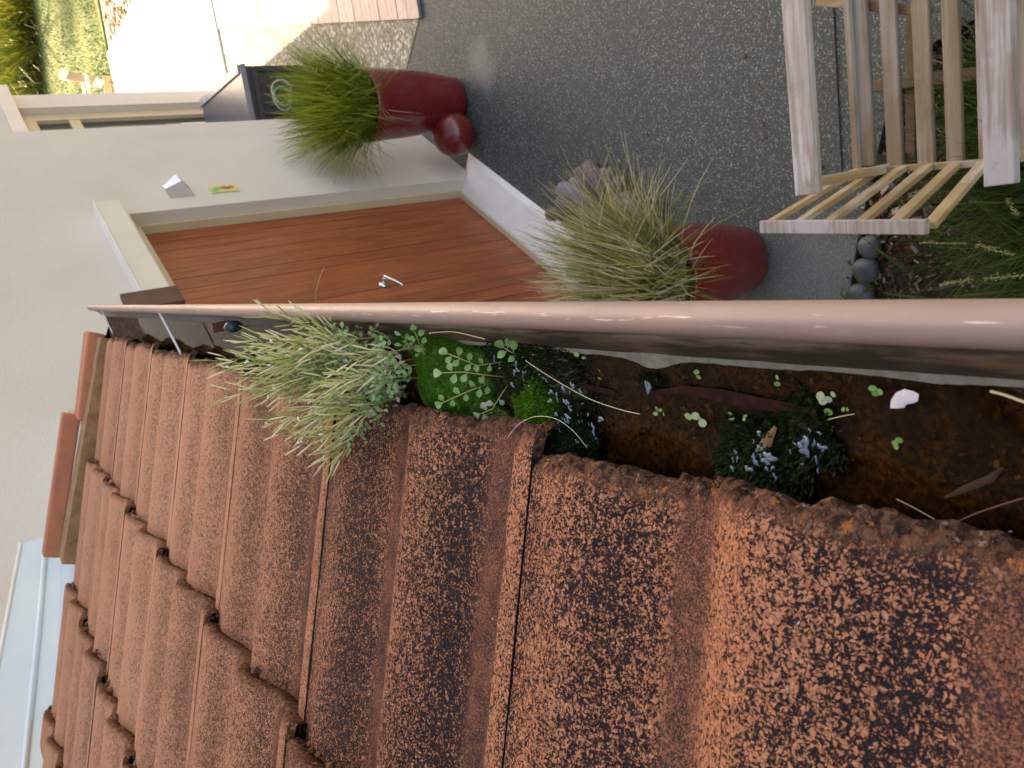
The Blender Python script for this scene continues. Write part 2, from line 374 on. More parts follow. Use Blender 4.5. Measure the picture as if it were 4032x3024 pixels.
G_THIN = mat_attr('thin_grass', [(0, (.03, .10, .015)), (1, (.11, .22, .08))], .4, .5, .2)
G_STEM = mat_attr('weed_stem', [(0, (.13, .19, .05)), (.5, (.26, .28, .10)), (1, (.34, .22, .14))], .5, .4, .1)
G_POD = mat_attr('seed_pod', [(0, (.36, .46, .12)), (.3, (.64, .64, .30)), (.65, (.84, .80, .56)), (1, (.66, .48, .32))], .45, .4, .2)
G_LEAF = mat_attr('weed_leaf', [(0, (.13, .32, .08)), (.4, (.25, .45, .15)), (.7, (.33, .43, .28)), (.9, (.36, .33, .28)), (1, (.42, .22, .17))], .5, .3, .2)
G_MOSS = mat_moss('bright_moss', [(0, (.02, .095, .002)), (.5, (.085, .28, .008)), (1, (.26, .52, .07))])
G_MOSSD = mat_moss('wet_moss', [(0, (.004, .012, .003)), (.5, (.02, .055, .010)), (1, (.20, .36, .09))])
G_FLAX = mat_attr('flax_blade', [(0, (.06, .10, .02)), (.6, (.18, .24, .035)), (1, (.60, .48, .06))], .45, .4, .3)
G_LAWNB = mat_attr('lawn_blade', [(0, (.06, .13, .02)), (.6, (.15, .22, .035)), (1, (.34, .34, .10))], .6, .3, .25)

# ============================================================ THE GROUND
def sheet(name, pts, z, mat, label_kind='structure', thick=None):
    b = MB()
    if thick: b.hexa([Vector((p[0], p[1], z - thick)) for p in pts], [Vector((p[0], p[1], z)) for p in pts])
    else: b.poly([Vector((p[0], p[1], z)) for p in pts])
    o = b.build(name, mat); o['kind'] = label_kind; return o
sheet('ground', [(-80, -60), (140, -60), (140, 260), (-80, 260)], -.14, M_GROUND)
# bed corner points on the patio edge
PE = [(-2.2, 2.28), (-.52, 1.955), (-.235, 1.885), (.25, 1.73), (.42, 1.55), (.52, 1.2), (.55, -1.0)]
# patio: a slab whose near side gives way to the planting bed
sheet('patio', [(-2.2, 2.28), (-.52, 1.955), (-.235, 1.885), (.25, 1.73), (.42, 1.55), (.52, 1.2), (.55, -1.0), (6, -1.0), (6, 9.6), (-2.2, 9.6)][::1], 0.0, M_PATIO, thick=.12)
sheet('garden_soil', [(-2.4, -1.1), (.6, -1.1), (.6, 2.3), (-2.4, 2.3)], -.035, M_SOIL, thick=.06)
sheet('aggregate_strip', [(1.50, 5.08), (1.02, 5.62), (1.02, 9.56), (2.66, 9.56)], .004, M_STRIP)
# control joint in the patio
b = MB(); b.poly([(-.02, 1.931, .0045), (-.02, 1.938, .0045), (1.4, 1.924, .0045), (1.4, 1.917, .0045)])
o = b.build('joint', mat_simple('joint_gap', (.006, .006, .006), .95)); o['kind'] = 'structure'
sheet('concrete_terrace', [(-3, 9.60), (4.08, 9.60), (4.08, 16.25), (-3, 16.25)], .03, M_SLAB, thick=.15)
sheet('garden_bed', [(4.09, 9.60), (12, 9.60), (12, 14.2), (4.09, 16.2)], -.01, M_SOILBED, thick=.1)
sheet('lawn', [(-6, 17.3), (-3, 16.26), (4.09, 16.26), (12, 14.25), (30, 14.2), (30, 60), (-12, 60), (-12, 17.3)], .02, M_LAWN, thick=.14)
# pebbles of the stony bed as real stones
b = MB(); rs = random.Random(3)
for k in range(900):
    x = rs.uniform(4.1, 6.6); y = rs.uniform(11.5, 15.9)
    if y > 16.2 - (x - 4.09) * .25: continue
    r = rs.uniform(.018, .05); c = Vector((x, y, .0))
    top = [c + Vector((math.cos(t) * r * .8, math.sin(t) * r * .8, r * .7)) for t in (0, 1.25, 2.5, 3.76, 5)]
    bot = [c + Vector((math.cos(t) * r * 1.1, math.sin(t) * r * 1.1, -.01)) for t in (0, 1.25, 2.5, 3.76, 5)]
    b.hexa(bot, top, rs.random())
o = b.build('bed_stones', mat_attr('bed_stone', [(0, (.20, .13, .08)), (.5, (.42, .34, .24)), (1, (.62, .58, .48))], .8, .3, 0), kind='stuff'); tag(o, 'loose tan stones and soil between the sunlit terrace and the lawn', 'stones')
b = MB()
for k in range(14000):
    y = 16.3 + rs.random() ** 1.3 * 9.5; x = rs.uniform(1.5, 9.5)
    if y < 16.26 - max(0, x - 4.09) * .25: continue
    h = rs.uniform(.02, .055); t = rs.uniform(0, 6.28); w = .006
    d = Vector((math.cos(t), math.sin(t), 0)); p = Vector((x, y, .02))
    b.face([b.vert(p - d * w * 2), b.vert(p + d * w * 2), b.vert(p + Vector((rs.uniform(-.02, .02), rs.uniform(-.02, .02), h)), 0)])
    a = min(1, max(0, noise.noise(Vector((x * .9, y * .9, 0))) + .5 + rs.uniform(-.3, .3)))
    for q in (-1, -2, -3): b.a[q] = a
o = b.build('lawn_grass', G_LAWNB, kind='stuff'); tag(o, 'short lawn grass beyond the sunlit terrace', 'grass')

b = MB(); rs2 = random.Random(123)
for k in range(260):
    x = rs2.uniform(-.4, 3.2); y = rs2.uniform(1.95, 6.5); r_ = rs2.uniform(.003, .012); t = rs2.uniform(0, 6.3)
    b.poly([(x + math.cos(t + q) * r_ * (1.6 if q in (0, 3.1) else .6), y + math.sin(t + q) * r_ * (1.6 if q in (0, 3.1) else .6), .005 + rs2.uniform(0, .003)) for q in (0, 1.2, 2.2, 3.1, 4.2, 5.2)], rs2.random())
o = b.build('leaf_litter', mat_attr('leaf_litter', [(0, (.05, .03, .015)), (.6, (.20, .12, .06)), (1, (.40, .34, .22))], .8, .2, 0), kind='stuff'); tag(o, 'tiny dry leaf scraps strewn over the dark patio', 'litter')
# timber deck: boards run across, along +X, from its edge line
deck = empty('timber_deck', (2.1, 6.5, 0), 'weathered purple-brown timber deck boards beside the pale aggregate strip', 'deck')
nb = 32
for k in range(nb):
    y0 = 5.06 + k * (4.48 / nb); y1 = y0 + 4.48 / nb - .006
    xe = 1.50 + (y0 - 5.08) * .2595
    z1 = .026 + random.uniform(-.002, .002)
    x1 = 5.2
    if k == 0: pass
    b = MB(); b.hexa([(xe, y0, .006), (x1, y0, .006), (x1, y1, .006), (xe + .033, y1, .006)], [(xe, y0, z1), (x1, y0, z1), (x1, y1, z1), (xe + .033, y1, z1)])
    b.build('board', M_DECK, deck)
b = MB()
for k in range(nb):
    yc = 5.06 + (k + .5) * (4.48 / nb)
    for off in (.36, .96):
        for dy in (-.03, .03): b.box((1.52 + (yc - 5.08) * .2595 + off, yc + dy, .03), .012, .012, .006)
b.build('screws', M_CHROME, deck, kind='stuff')
b = MB(); b.hexa([(1.49, 5.03, .005), (5.2, 5.03, .005), (5.2, 5.058, .005), (1.50, 5.058, .005)], [(1.49, 5.03, .03), (5.2, 5.03, .03), (5.2, 5.058, .03), (1.50, 5.058, .03)]); b.build('end_board', M_DECK, deck)

# ============================================================ THE HOUSE ACROSS THE PATIO
AZ = R(31.4); Wd = Vector((math.sin(AZ), math.cos(AZ), 0)); Nd = Vector((math.cos(AZ), -math.sin(AZ), 0)); UP = Vector((0, 0, 1))
DB = Vector((.257, 4.725, .11))
def W(a, o, h): return DB + Wd * a + Nd * o + UP * h
house = empty('house', W(0, 0, -.11), 'beige rendered house wall with a cedar door, seen across the patio', 'house')
def wbox(b, a0, a1, o0, o1, h0, h1, at_=0.0):
    b.hexa([W(a0, o0, h0), W(a1, o0, h0), W(a1, o1, h0), W(a0, o1, h0)], [W(a0, o0, h1), W(a1, o0, h1), W(a1, o1, h1), W(a0, o1, h1)], at_)
HT = 6.4
b = MB()                                                              # front face as one polygon round the door opening
fo = [(-9, -.2), (-1.72, -.2), (-1.72, 2.08), (0, 2.08), (0, -.2), (1.19, -.2), (1.19, HT), (-9, HT)]
b.hexa([W(a_, -.079, h_) for a_, h_ in fo], [W(a_, .12, h_) for a_, h_ in fo])
b.build('wall', M_STUC, house)
b = MB(); wbox(b, .0, 1.19, -3.2, -.08, -.2, HT)
wbox(b, -1.72, -.0, -3.2, -.08, 2.08, HT); wbox(b, -9, -1.72, -3.2, -.08, -.2, HT)
wbox(b, -1.72, 0, -3.2, -.08, -.2, 2.08)
b.build('wall', M_STUC, house)
b = MB(); wbox(b, 1.19, 2.3, -5.5, -1.0, -.2, HT); wbox(b, 2.3, 4.60, -5.5, -1.0, 2.10, HT); wbox(b, 4.60, 4.95, -5.5, -1.0, -.2, HT)
wbox(b, 2.3, 4.60, -5.5, -1.13, -.2, .10); wbox(b, 2.3, 4.6, -5.5, -1.14, .1, 2.1)
b.build('wall', M_STUC, house)
b = MB(); wbox(b, -9.2, 5.1, -5.7, .2, HT, HT + .2); b.build('roof', M_BROWN, house)
b = MB(); wbox(b, -1.9, .02, .12, .20, 2.115, 2.235); b.build('lintel', M_TRIM, house, bevel=.004)
b = MB(); wbox(b, -1.9, .02, .122, .205, 2.2365, 2.244); b.build('lintel_top_light', M_SILL, house)  # whiter cover paints the skylight on top of the lintel
b = MB(); wbox(b, -1.08, -.95, .205, .235, 2.10, 2.335); b.build('fascia_board', M_BROWN, house)
b = MB(); wbox(b, 4.0 - 2.0, 5.03, -.998, -.92, 2.115, 2.235); b.build('lintel', M_TRIM, house, bevel=.004)
# door: frame, boards, handle
dr = MB()
wbox(dr, -.020, -.0005, -.05, .052, 0, 2.0355); wbox(dr, -1.72, -.0005, -.05, .052, 2.036, 2.0795)
frame = dr.build('door_frame', M_CREAM, house, bevel=.003)
b = MB(); wbox(b, .0305, .0 + .0, .02, .12, 0, 2.07) if False else None
door = empty('door', W(-.4, 0, 0), 'double door of vertical cedar boards', 'door')
del door['category']; del door['label']; parent(door, house)
na = 0
a = -.022
k = 0
while a > -1.70:
    wdt = .100
    if abs(a + .806) < .02: a = -.812
    b = MB(); o1 = 0.0 + random.uniform(-.0015, .0015)
    wbox(b, a - wdt + .0035, a, -.04, o1, .006, 2.033)
    b.build('board', M_DOOR, door)
    a -= wdt; k += 1
b = MB(); wbox(b, -1.72, .0, -.06, -.035, 0, 2.035); b.build('door_core', M_BROWN, door)
hd = MB(); hd.lathe([(.026, 0), (.027, .004), (.020, .010), (.010, .013)], W(-.885, .001, 1.02), 24, Nd)
hd.tube([W(-.885, .01, 1.02), W(-.885, .055, 1.02)], .0085, 10)
hd.tube([W(-.882, .055, 1.022), W(-.90, .058, 1.018), W(-.96, .058, .985), W(-1.0, .056, .965)], [.009, .009, .0085, .008], 10)
hd.build('handle', M_CHROME, door, smooth=True)
b = MB()
b.hexa([W(-1.75, .0, -.11), W(.13, .0, -.11), W(.13, .25, -.11), W(-1.75, .25, -.11)], [W(-1.75, .001, -.004), W(.0, .001, -.004), W(.02, .225, -.075), W(-1.75, .225, -.075)])
b.build('door_sill', M_SILL, house, bevel=.004)
b = MB(); wbox(b, -1.72, .0, .0, .035, -.004, .012); b.build('threshold', M_CREAM, house)
# window of the recessed wall
wf = MB()
A0, A1 = 2.30, 4.599
wbox(wf, A0, A1, -1.139, -1.07, 1.98, 2.099); wbox(wf, A1 - .15, A1, -1.139, -1.07, .1, 1.98); wbox(wf, A0, A1 - .15, -1.139, -1.07, .1, .20)
wbox(wf, A0, A1 - .15, -1.139, -1.075, 1.60, 1.70)
wfo = wf.build('window', M_CREAM, house, bevel=.004)
b = MB(); b.poly([W(A0, -1.11, .20), W(A1 - .15, -1.11, .20), W(A1 - .15, -1.11, 1.60), W(A0, -1.11, 1.60)]); b.build('pane', M_GLASS, wfo)
b = MB(); b.poly([W(A0, -1.11, 1.70), W(A1 - .15, -1.11, 1.70), W(A1 - .15, -1.11, 1.98), W(A0, -1.11, 1.98)]); b.build('pane', M_GLASS, wfo)
b = MB(); wbox(b, 2.3, 4.62, -1.13, -.96, .06, .099); b.build('window_sill', M_SILL, wfo)
# wall lamp: a wedge that throws its light upwards
lamp = empty('wall_lamp', W(.2, .12, 1.75), 'white wedge-shaped wall lamp to the upper left of the door', 'lamp')
LP = dict(A=W(.285, .121, 1.83), R=W(.215, .135, 1.835), P=W(.285, .185, 1.755), Q=W(.205, .18, 1.745), B=W(.13, .121, 1.835), C=W(.13, .121, 1.70), D=W(.285, .121, 1.70))
b = MB()
for f_ in ('RBCQ', 'PQCD', 'ARB', 'APD'): b.poly([LP[k_] for k_ in f_])
b.build('lamp_body', mat_simple('lamp_grey', (.42, .37, .33), .5), lamp)
b = MB(); up_ = Nd * .006 + UP * .004
b.hexa([LP[k_] + UP * .0005 for k_ in 'ARQP'], [LP[k_] + up_ for k_ in 'ARQP']); b.build('lamp_top', mat_simple('lamp_white', (.80, .85, .90), .35), lamp, bevel=.002)
# small painted plaque
pl = empty('plaque', W(.19, .12, 1.52), 'small green and yellow plaque with red figures on the beige wall beside the lamp', 'plaque')
b = MB(); wbox(b, .14, .225, .121, .127, 1.445, 1.605); b.build('plaque_board', mat_simple('plaque_yellow', (.60, .58, .20), .5, nscale=30, ncol=(.45, .55, .18)), pl, bevel=.002)
b = MB()
for (a_, h_, ra, rh) in ((.172, 1.575, .025, .02), (.19, 1.552, .018, .018)):
    b.poly([W(a_ + ra * math.cos(t), .1275, h_ + rh * math.sin(t) * (1 + .2 * math.cos(3 * t))) for t in [i * .5236 for i in range(12)]])
b.build('green_print', mat_simple('plaque_green', (.20, .42, .10), .5), pl)
b = MB()
for (a_, h_, ra, rh) in ((.19, 1.515, .016, .028), (.192, 1.478, .014, .015), (.178, 1.505, .008, .02)):
    b.poly([W(a_ + ra * math.cos(t) * (1 + .25 * math.sin(2 * t)), .1282, h_ + rh * math.sin(t)) for t in [i * .5236 for i in range(12)]])
b.build('red_print', mat_simple('plaque_red', (.62, .07, .03), .5), pl)

# ============================================================ BIN, BALL, PLANTERS
bin_ = empty('storage_box', (1.5, 7.4, 0), 'black plastic storage box with a blue-grey lid behind the far red planter', 'box')
zx = .62
P1 = at(942, 243, zx); P2 = at(1015, 487, zx); P3 = at(783, 388, zx)
x1 = P1.x; y0 = P1.y + .03; y1 = P3.y
b = MB(); b.hexa([(x1 - .95, y0 + .05, 0), (x1 - .04, y0 + .05, 0), (x1 - .04, y1 - .05, 0), (x1 - .95, y1 - .05, 0)], [(x1 - .98, y0 + .02, zx - .06), (x1 - .02, y0 + .02, zx - .06), (x1 - .02, y1 - .02, zx - .06), (x1 - .98, y1 - .02, zx - .06)])
b.build('box_body', M_BLACKP, bin_, bevel=.01)
b = MB()
for xx in (x1 - .05, x1 - .42, x1 - .8): b.box((xx, y0 + .022, zx / 2 - .05), .05, .03, zx - .16)
b.box((x1 - .5, y0 + .018, zx - .13), .9, .03, .05); b.build('ribs', M_BLACKP, bin_, bevel=.006)
b = MB(); b.hexa([(x1 - 1.0, y0, zx - .058), (x1, y0, zx - .058), (x1, y1, zx - .058), (x1 - 1.0, y1, zx - .058)], [(x1 - 1.0, y0, zx - .012), (x1 - .09, y0, zx - .012), (x1 - .09, y1, zx - .012), (x1 - 1.0, y1, zx - .012)][:0] or [(x1 - .99, y0 + .01, zx - .01), (x1 - .01, y0 + .01, zx - .01), (x1 - .01, y1 - .01, zx - .01), (x1 - .99, y1 - .01, zx - .01)])
b.build('lid', M_LID, bin_, bevel=.008)
b = MB(); b.hexa([(x1 - .085, y0 + .06, zx - .008), (x1 - .002, y0 + .02, zx - .008), (x1 - .002, y1 - .01, zx - .008), (x1 - .085, y1 - .01, zx - .008)], [(x1 - .08, y0 + .06, zx + .006), (x1 - .006, y0 + .03, zx + .006), (x1 - .006, y1 - .02, zx + .006), (x1 - .08, y1 - .02, zx + .006)])
b.build('lid_edge_light', M_LIDE, bin_, bevel=.004)  # pale strip paints the bright light along the edge of the lid
# loops of garden hose on the front of the box
b = MB()
for q, (r, dx) in enumerate(((.10, 0), (.085, .02), (.11, .05))):
    d_ = ray(1112, 390); c = CAM + d_ * ((y0 - .10) / d_.y) + Vector((dx, 0, 0))
    b.tube([c + Vector((math.cos(t) * r, -.01 * q + .02 * math.sin(2 * t), math.sin(t) * r * .8)) for t in [i * .35 for i in range(19)]], .009, 6, (q % 2) * 1.0)
o = b.build('garden_hose', mat_attr('hose_stripe', [(0, (.45, .44, .40)), (1, (.10, .42, .32))], .4, .4, 0), smooth=True); tag(o, 'pale and turquoise garden hose loops at the black storage box', 'hose')

def planter(name, base, h, rb, rm, rt, label, sq=0):
    e = empty(name, base, label, 'planter', 'oxblood glazed planters')
    prof = [(rb * .5, .0), (rb * .86, .004), (rb, .03)]
    for k in range(1, 13):
        t = k / 12; r = rb + (rm - rb) * math.sin(min(1, t * 1.25) * math.pi / 2) if t < .8 else rm + (rt - rm) * ((t - .8) / .2)
        prof.append((r, .03 + (h - .03) * t))
    prof += [(rt - .006, h + .008), (rt - .022, h + .006), (rt - .028, h - .01), (rt - .035, h - .09)]
    b = MB(); b.lathe(prof, base, 56); b.build('pot', M_GLAZE, e, smooth=True)
    b = MB(); b.lathe([(rt - .034, h - .11), (rt - .034, h - .07), (.01, h - .05)], base, 24); b.build('soil', M_SOIL, e, smooth=True)
    return e
def tussock(name, base, n, r0, L, lean, mat, label, seed, w=.0022, amin=0, amax=1, bias=(0, 0), seg=6, cat='grass'):
    rr = random.Random(seed); b = MB()
    for i in range(n):
        t = rr.uniform(0, 6.283); q = rr.random() ** .5 * r0
        p = Vector(base) + Vector((math.cos(t) * q, math.sin(t) * q, 0))
        t2 = t + rr.gauss(0, .5); ll = L * rr.uniform(.55, 1.12); ln = abs(rr.gauss(lean * .55, lean * .45))
        d = Vector((math.cos(t2) * math.sin(ln) + bias[0], math.sin(t2) * math.sin(ln) + bias[1], math.cos(ln))).normalized()
        dr_ = rr.uniform(.0, .8) * (0.3 + ln); kink = rr.random() < .12
        pts = []; cur = p.copy(); dd = d.copy()
        for k in range(seg + 1):
            pts.append(cur.copy()); cur += dd * (ll / seg); dd = (dd + Vector((d.x * .10 + rr.gauss(0, .05), d.y * .10 + rr.gauss(0, .05), -dr_ * .28 - (.9 if kink and k == seg - 3 else 0)))).normalized()
        ww = [w * (1 - (k / seg) ** 1.6 * .85) * rr.uniform(.8, 1.1) for k in range(seg + 1)]
        side = Vector((-math.sin(t2 + rr.uniform(-.8, .8)), math.cos(t2), 0)).normalized()
        b.strip(pts, ww, side, min(1, max(0, rr.uniform(amin, amax))))
    o = b.build(name, mat); 
    if label: tag(o, label, cat)
    return o
potA = planter('planter', Vector((.878, 4.753, 0)), .69, .155, .215, .228, 'tapered glossy dark red planter next to the red ball, holding green grass')
tussock('tussock_grass', (.878, 4.753, .62), 2300, .17, .58, .56, G_TUSS, 'bright green fine-leaved tussock grass growing in the far red planter', 11, .0040, 0, .80)
tussock('dead_blades', (.878, 4.753, .62), 36, .18, .42, 1.5, G_TUSS2, 'dry straw-coloured blades hanging from the far red planter', 12, .0022, .8, 1.0)
potB = planter('planter', Vector((-.295, 2.455, 0)), .56, .150, .205, .215, 'rounded dark red planter in front of the door, holding golden grass')
tussock('tussock_grass', (-.295, 2.455, .52), 1600, .16, .54, .50, G_TUSS2, 'straw and lime coloured tussock grass spilling out of the near red planter', 21, .0038, .12, 1.0, bias=(.22, .04))
tussock('tussock_grass', (-.295, 2.455, .52), 600, .12, .40, .8, G_TUSS, None, 23, .0036, 0, .5).name = 'inner_blades'
tag(bpy.data.objects['inner_blades'], 'short green blades at the heart of the near planter grass', 'grass')
b = MB(); b.lathe([(math.sin(t) * .142, -math.cos(t) * .142) for t in [math.pi * i / 24 for i in range(1, 24)]], Vector((.648, 4.63, .142)), 48)
tag(b.build('ball', M_GLAZE, smooth=True), 'glossy dark red ceramic ball resting against the far planter', 'ball')
# segmented cushion-like bundle behind the near planter
cu = empty('cushion', (.16, 3.35, 0), 'pale beige and lilac segmented bundle with navy edges behind the near planter', 'cushion')
C0 = at(2400, 1000, .0); rr = random.Random(5)
pal = [mat_simple('bundle_beige', (.20, .165, .125), .9, nscale=90, ncol=(.08, .07, .06)), mat_simple('bundle_lilac', (.13, .13, .15), .9, nscale=80, ncol=(.24, .24, .27)), mat_simple('bundle_mauve', (.20, .15, .14), .9, nscale=60, ncol=(.12, .09, .10))]
NAVY = mat_simple('bundle_navy', (.02, .026, .045), .8)
cc = at(2420, 800, .06)
for k in range(15):
    f = k / 14; px = 2180 + 420 * f + rr.uniform(-14, 14); py = 905 - math.sin(f * math.pi * .93 + .25) * 285 + 90 * f + rr.uniform(-18, 18)
    q = at(px, py, .06 + rr.uniform(0, .10)); q2 = cc + (q - cc) * .55
    b = MB(); b.tube([cc + (q - cc) * .25 + UP * .02, q2 + UP * .05, q + UP * .03, q + (q - cc) * .06], [.03, .042, .040, .016], 8)
    b.build('segment', pal[(k * 2 + (k // 3)) % 3], cu, smooth=True)
for (px, py) in ((2350, 650), (2585, 800)):
    b = MB(); q = at(px, py, .05); b.tube([q - (q - cc) * .1, q, q + (q - cc) * .07], [.02, .024, .008], 8); b.build('tip', NAVY, cu, smooth=True)

# ============================================================ SLATTED BENCH
bench = empty('garden_bench', (.4, 1.5, 0), 'weathered slatted timber garden bench with a slatted side panel over the grass bed', 'bench')
ZS = .40; ZT = .84
def brd(name, pa, pb, w, t, mat, up=UP, par=bench):
    b = MB(); b.bar(pa, pb, w, t, up); return b.build(name, mat, par, bevel=.003)
XR = .95
def slatX(px0, px1, y_end, z, name, mat, t=.022, xr=XR):   # a board along X whose visible faces span px0..px1 at its end
    a = at(px0, y_end, z); c = at(px1, y_end, z)
    yc = (a.y + c.y) / 2; w = abs(a.y - c.y)
    xe = (a.x + c.x) / 2
    return brd(name, Vector((xe, yc, z - t / 2)), Vector((xr, yc, z - t / 2)), w, t, mat)
for (p0, p1) in ((3386, 3440), (3492, 3552), (3612, 3676), (3726, 3790)):
    slatX(p0, p1, 655, ZS, 'seat_slat', M_BENCH)
slatX(3853, 3905, 640, ZS, 'seat_slat', M_BENCH); slatX(3975, 4045, 640, ZS, 'seat_slat', M_BENCH)
slatX(3357, 3378, 668, ZS + .02, 'back_rail', M_BENCH, .05)
slatX(3130, 3215, 768, ZT, 'top_rail', M_SILVER, .035)
slatX(3872, 3992, 730, ZT, 'top_rail', M_SILVER, .035)
# side panel of leaning slats
Tf = at(3000, 893, ZT); Tn = at(3652, 893, ZT); Bf = at(3376, 674, ZS); Bn = at(3890, 640, ZS)
brd('panel_top_rail', Tf, Tn, .040, .026, M_SILVER, UP); brd('panel_bottom_rail', Bf, Bn, .022, .05, M_BENCHY, UP)
for k in range(6):
    f = (k + .02) / 5.04
    p = Tf.lerp(Tn, f) - UP * .014; q = Bf.lerp(Bn, f) + UP * .02
    brd('panel_slat', p + Vector((0, 0.0, 0)), q, .036, .018, M_BENCHZ, up=Vector((1, 0, 0)))
# under frame
u0 = at(3230, 5, ZS - .06); u1 = at(3660, 45, ZS - .06); brd('cross_beam', u0, u1, .03, .05, M_BENCHY)
u0 = at(3440, 340, .16); u1 = at(3930, 280, .16); brd('cross_beam', u0, u1, .04, .03, M_UNDER)
u0 = at(3592, 640, .13); u1 = at(3592, 40, .13); brd('stretcher', u0, u1, .035, .03, M_UNDER)
for (px, py, zt) in ((3378, 672, ZS), (3885, 640, ZS)):
    q = at(px, py, ZS); brd('leg', Vector((q.x + .02, q.y, -.03)), Vector((q.x + .02, q.y, zt - .03)), .045, .045, M_UNDER, Vector((1, 0, 0)))
for yy, zt in ((at(3170, 768, ZT).y, ZT - .036), (at(3930, 730, ZT).y, ZT - .036)):
    brd('leg', Vector((.93, yy, -.03)), Vector((.93, yy, zt)), .045, .045, M_UNDER, Vector((1, 0, 0)))
    brd('upright', Vector((.012, yy, ZS - .04)), Vector((.0, yy, zt)), .03, .03, M_BENCHZ, Vector((1, 0, 0)))

# ============================================================ BED: COBBLES, MULCH, GRASS
cobg = 'blue-grey cobbles edging the bed'
for k, (px, py, r, lb) in enumerate(((3425, 972, .055, 'blue-grey cobble partly hidden by leaf litter at the bed edge, nearest the bench'), (3408, 1064, .062, 'largest rounded blue-grey cobble, the middle one of the bed edge'), (3388, 1168, .068, 'blue-grey cobble at the bed edge, closest to the gutter'))):
    c = at(px, py, -.008); r *= .88; b = MB(); N = 14
    prof = [(math.sin(t) * r, -math.cos(t) * r * .72) for t in [math.pi * i / N for i in range(1, N)]]
    b.lathe(prof, c, 24, wob=.05); tag(b.build('cobble', M_COB, smooth=True), lb, 'stone', cobg)
b = MB(); rr = random.Random(9)
for k in range(2600):
    x = rr.uniform(-1.1, .45); y = 1.93 - abs(rr.gauss(0, .34))
    yl = np.interp(x, [-2.2, -.52, -.235, .25, .42], [2.28, 1.955, 1.885, 1.73, 1.55])
    y = yl - .02 - abs(rr.gauss(0, .25)) if rr.random() < .93 else yl + rr.uniform(0, .03)
    p = Vector((x, y, -.035 + rr.uniform(0, .035))); d = Vector((rr.gauss(0, 1), rr.gauss(0, 1), rr.gauss(0, .3))).normalized()
    L = rr.uniform(.008, .03); aa = rr.random() ** 1.4
    if rr.random() < .05: L *= 2.2; aa = 1
    b.bar(p - d * L / 2, p + d * L / 2, L * rr.uniform(.15, .5), rr.uniform(.002, .005), Vector((rr.gauss(0, .4), rr.gauss(0, .4), 1)), aa)
o = b.build('bark_mulch', M_BARK, kind='stuff'); tag(o, 'dark bark and twig litter along the bed edge', 'mulch')
gg = 'lush grass clumps in the bed'
for k, (x, y, n, L, lb) in enumerate(((-.05, 1.16, 900, .46, 'lush green grass clump directly below the bench side panel'), (-.44, 1.10, 900, .44, 'lush green grass clump nearest the gutter'), (.22, 1.20, 700, .36, 'lush green grass clump under the bench seat'), (-.2, .92, 900, .48, 'lush green grass clump at the right edge of the photo'), (-.62, .95, 500, .45, 'lush green grass clump half hidden behind the gutter'), (.42, .92, 400, .34, 'small green grass clump under the far side of the bench'), (-.30, 1.42, 90, .30, 'sparse green grass clump beside the leaf litter'), (.12, 1.46, 110, .24, 'sparse low grass clump between the seat slats'))):
    o = tussock('grass_clump', (x, y, -.03), n, .16, L, 1.1, G_GRASS, lb, 40 + k, .0026, 0, .9); o['group'] = gg
# single broad blades arching over the cobbles
b = MB()
for (pts) in (((3560, 1060, .01), (3480, 1000, .09), (3420, 955, .10), (3380, 925, .05)), ((3440, 1130, .01), (3385, 1110, .07), (3355, 1060, .09), (3352, 1030, .05)), ((3440, 1130, .01), (3400, 1150, .07), (3370, 1180, .08), (3350, 1230, .05)), ((3345, 1190, .01), (3312, 1160, .05), (3318, 1130, .04), (3340, 1110, .02)), ((3700, 1180, .01), (3600, 1170, .08), (3520, 1160, .06), (3470, 1150, .03))):
    P = [at(*q) for q in pts]
    Q = []
    for i in range(len(P) - 1):
        for s_ in (0, .5): Q.append(P[i].lerp(P[i + 1], s_))
    Q.append(P[-1]); n_ = len(Q)
    sd = (P[-1] - P[0]).cross(UP).normalized()
    b.strip(Q, [.006 * (1 - (i / (n_ - 1)) ** 2 * .9) for i in range(n_)], sd, .55)
o = b.build('arching_grass', G_GRASS); tag(o, 'few broad green blades arching over the cobbles', 'grass')
b = MB(); rr = random.Random(14)
for (p0, p1) in (((3620, 955, .28), (3800, 958, .34)), ((3840, 960, .36), (3990, 1005, .40)), ((3870, 1095, .34), (4032, 1085, .38)), ((3960, 780, .30), (4010, 850, .36)), ((3700, 1120, .25), (3830, 1100, .32))):
    A = at(*p0); B_ = at(*p1)
    b.tube([A, A.lerp(B_, .5) + UP * .01, B_], .0009, 4, .3)
    for i in range(46):
        c = A.lerp(B_, rr.random()) + Vector((rr.gauss(0, .004), rr.gauss(0, .004), rr.gauss(0, .004)))
        d = Vector((rr.gauss(0, 1), rr.gauss(0, 1), rr.gauss(0, 1))).normalized() * .004
        b.tube([c - d, c, c + d], [.0004, .0016, .0004], 4, rr.random(), caps=False)
o = b.build('flowering_grass', mat_attr('seed_head', [(0, (.42, .40, .12)), (1, (.50, .42, .24))], .6, .3, .1)); tag(o, 'yellowish grass seed heads above the lush bed grass', 'grass')

# ============================================================ FAR GARDEN: CHAIR, FLAX
ch = empty('lounge_chair', (3.35, 15.2, .02), 'pale slatted wooden garden chair at the edge of the sunlit lawn', 'chair')
M_CHW = mat_wood('chair_timber', (.46, .32, .17), (.56, .42, .25), (.58, .46, .30), .4, 'Z', .6, .6, obj=False)
M_CHD = mat_simple('chair_metal', (.10, .09, .05), .5)
M_CHE = mat_simple('chair_end', (.72, .68, .58), .6)
g0 = at(480, 372, .02)
def cpt(x, y, dd): return CAM + ray(x, y) * dd
D0 = (g0 - CAM).length
Y0 = 15.0
def cy(x, y, Y): d = ray(x, y); return CAM + d * (Y / d.y)
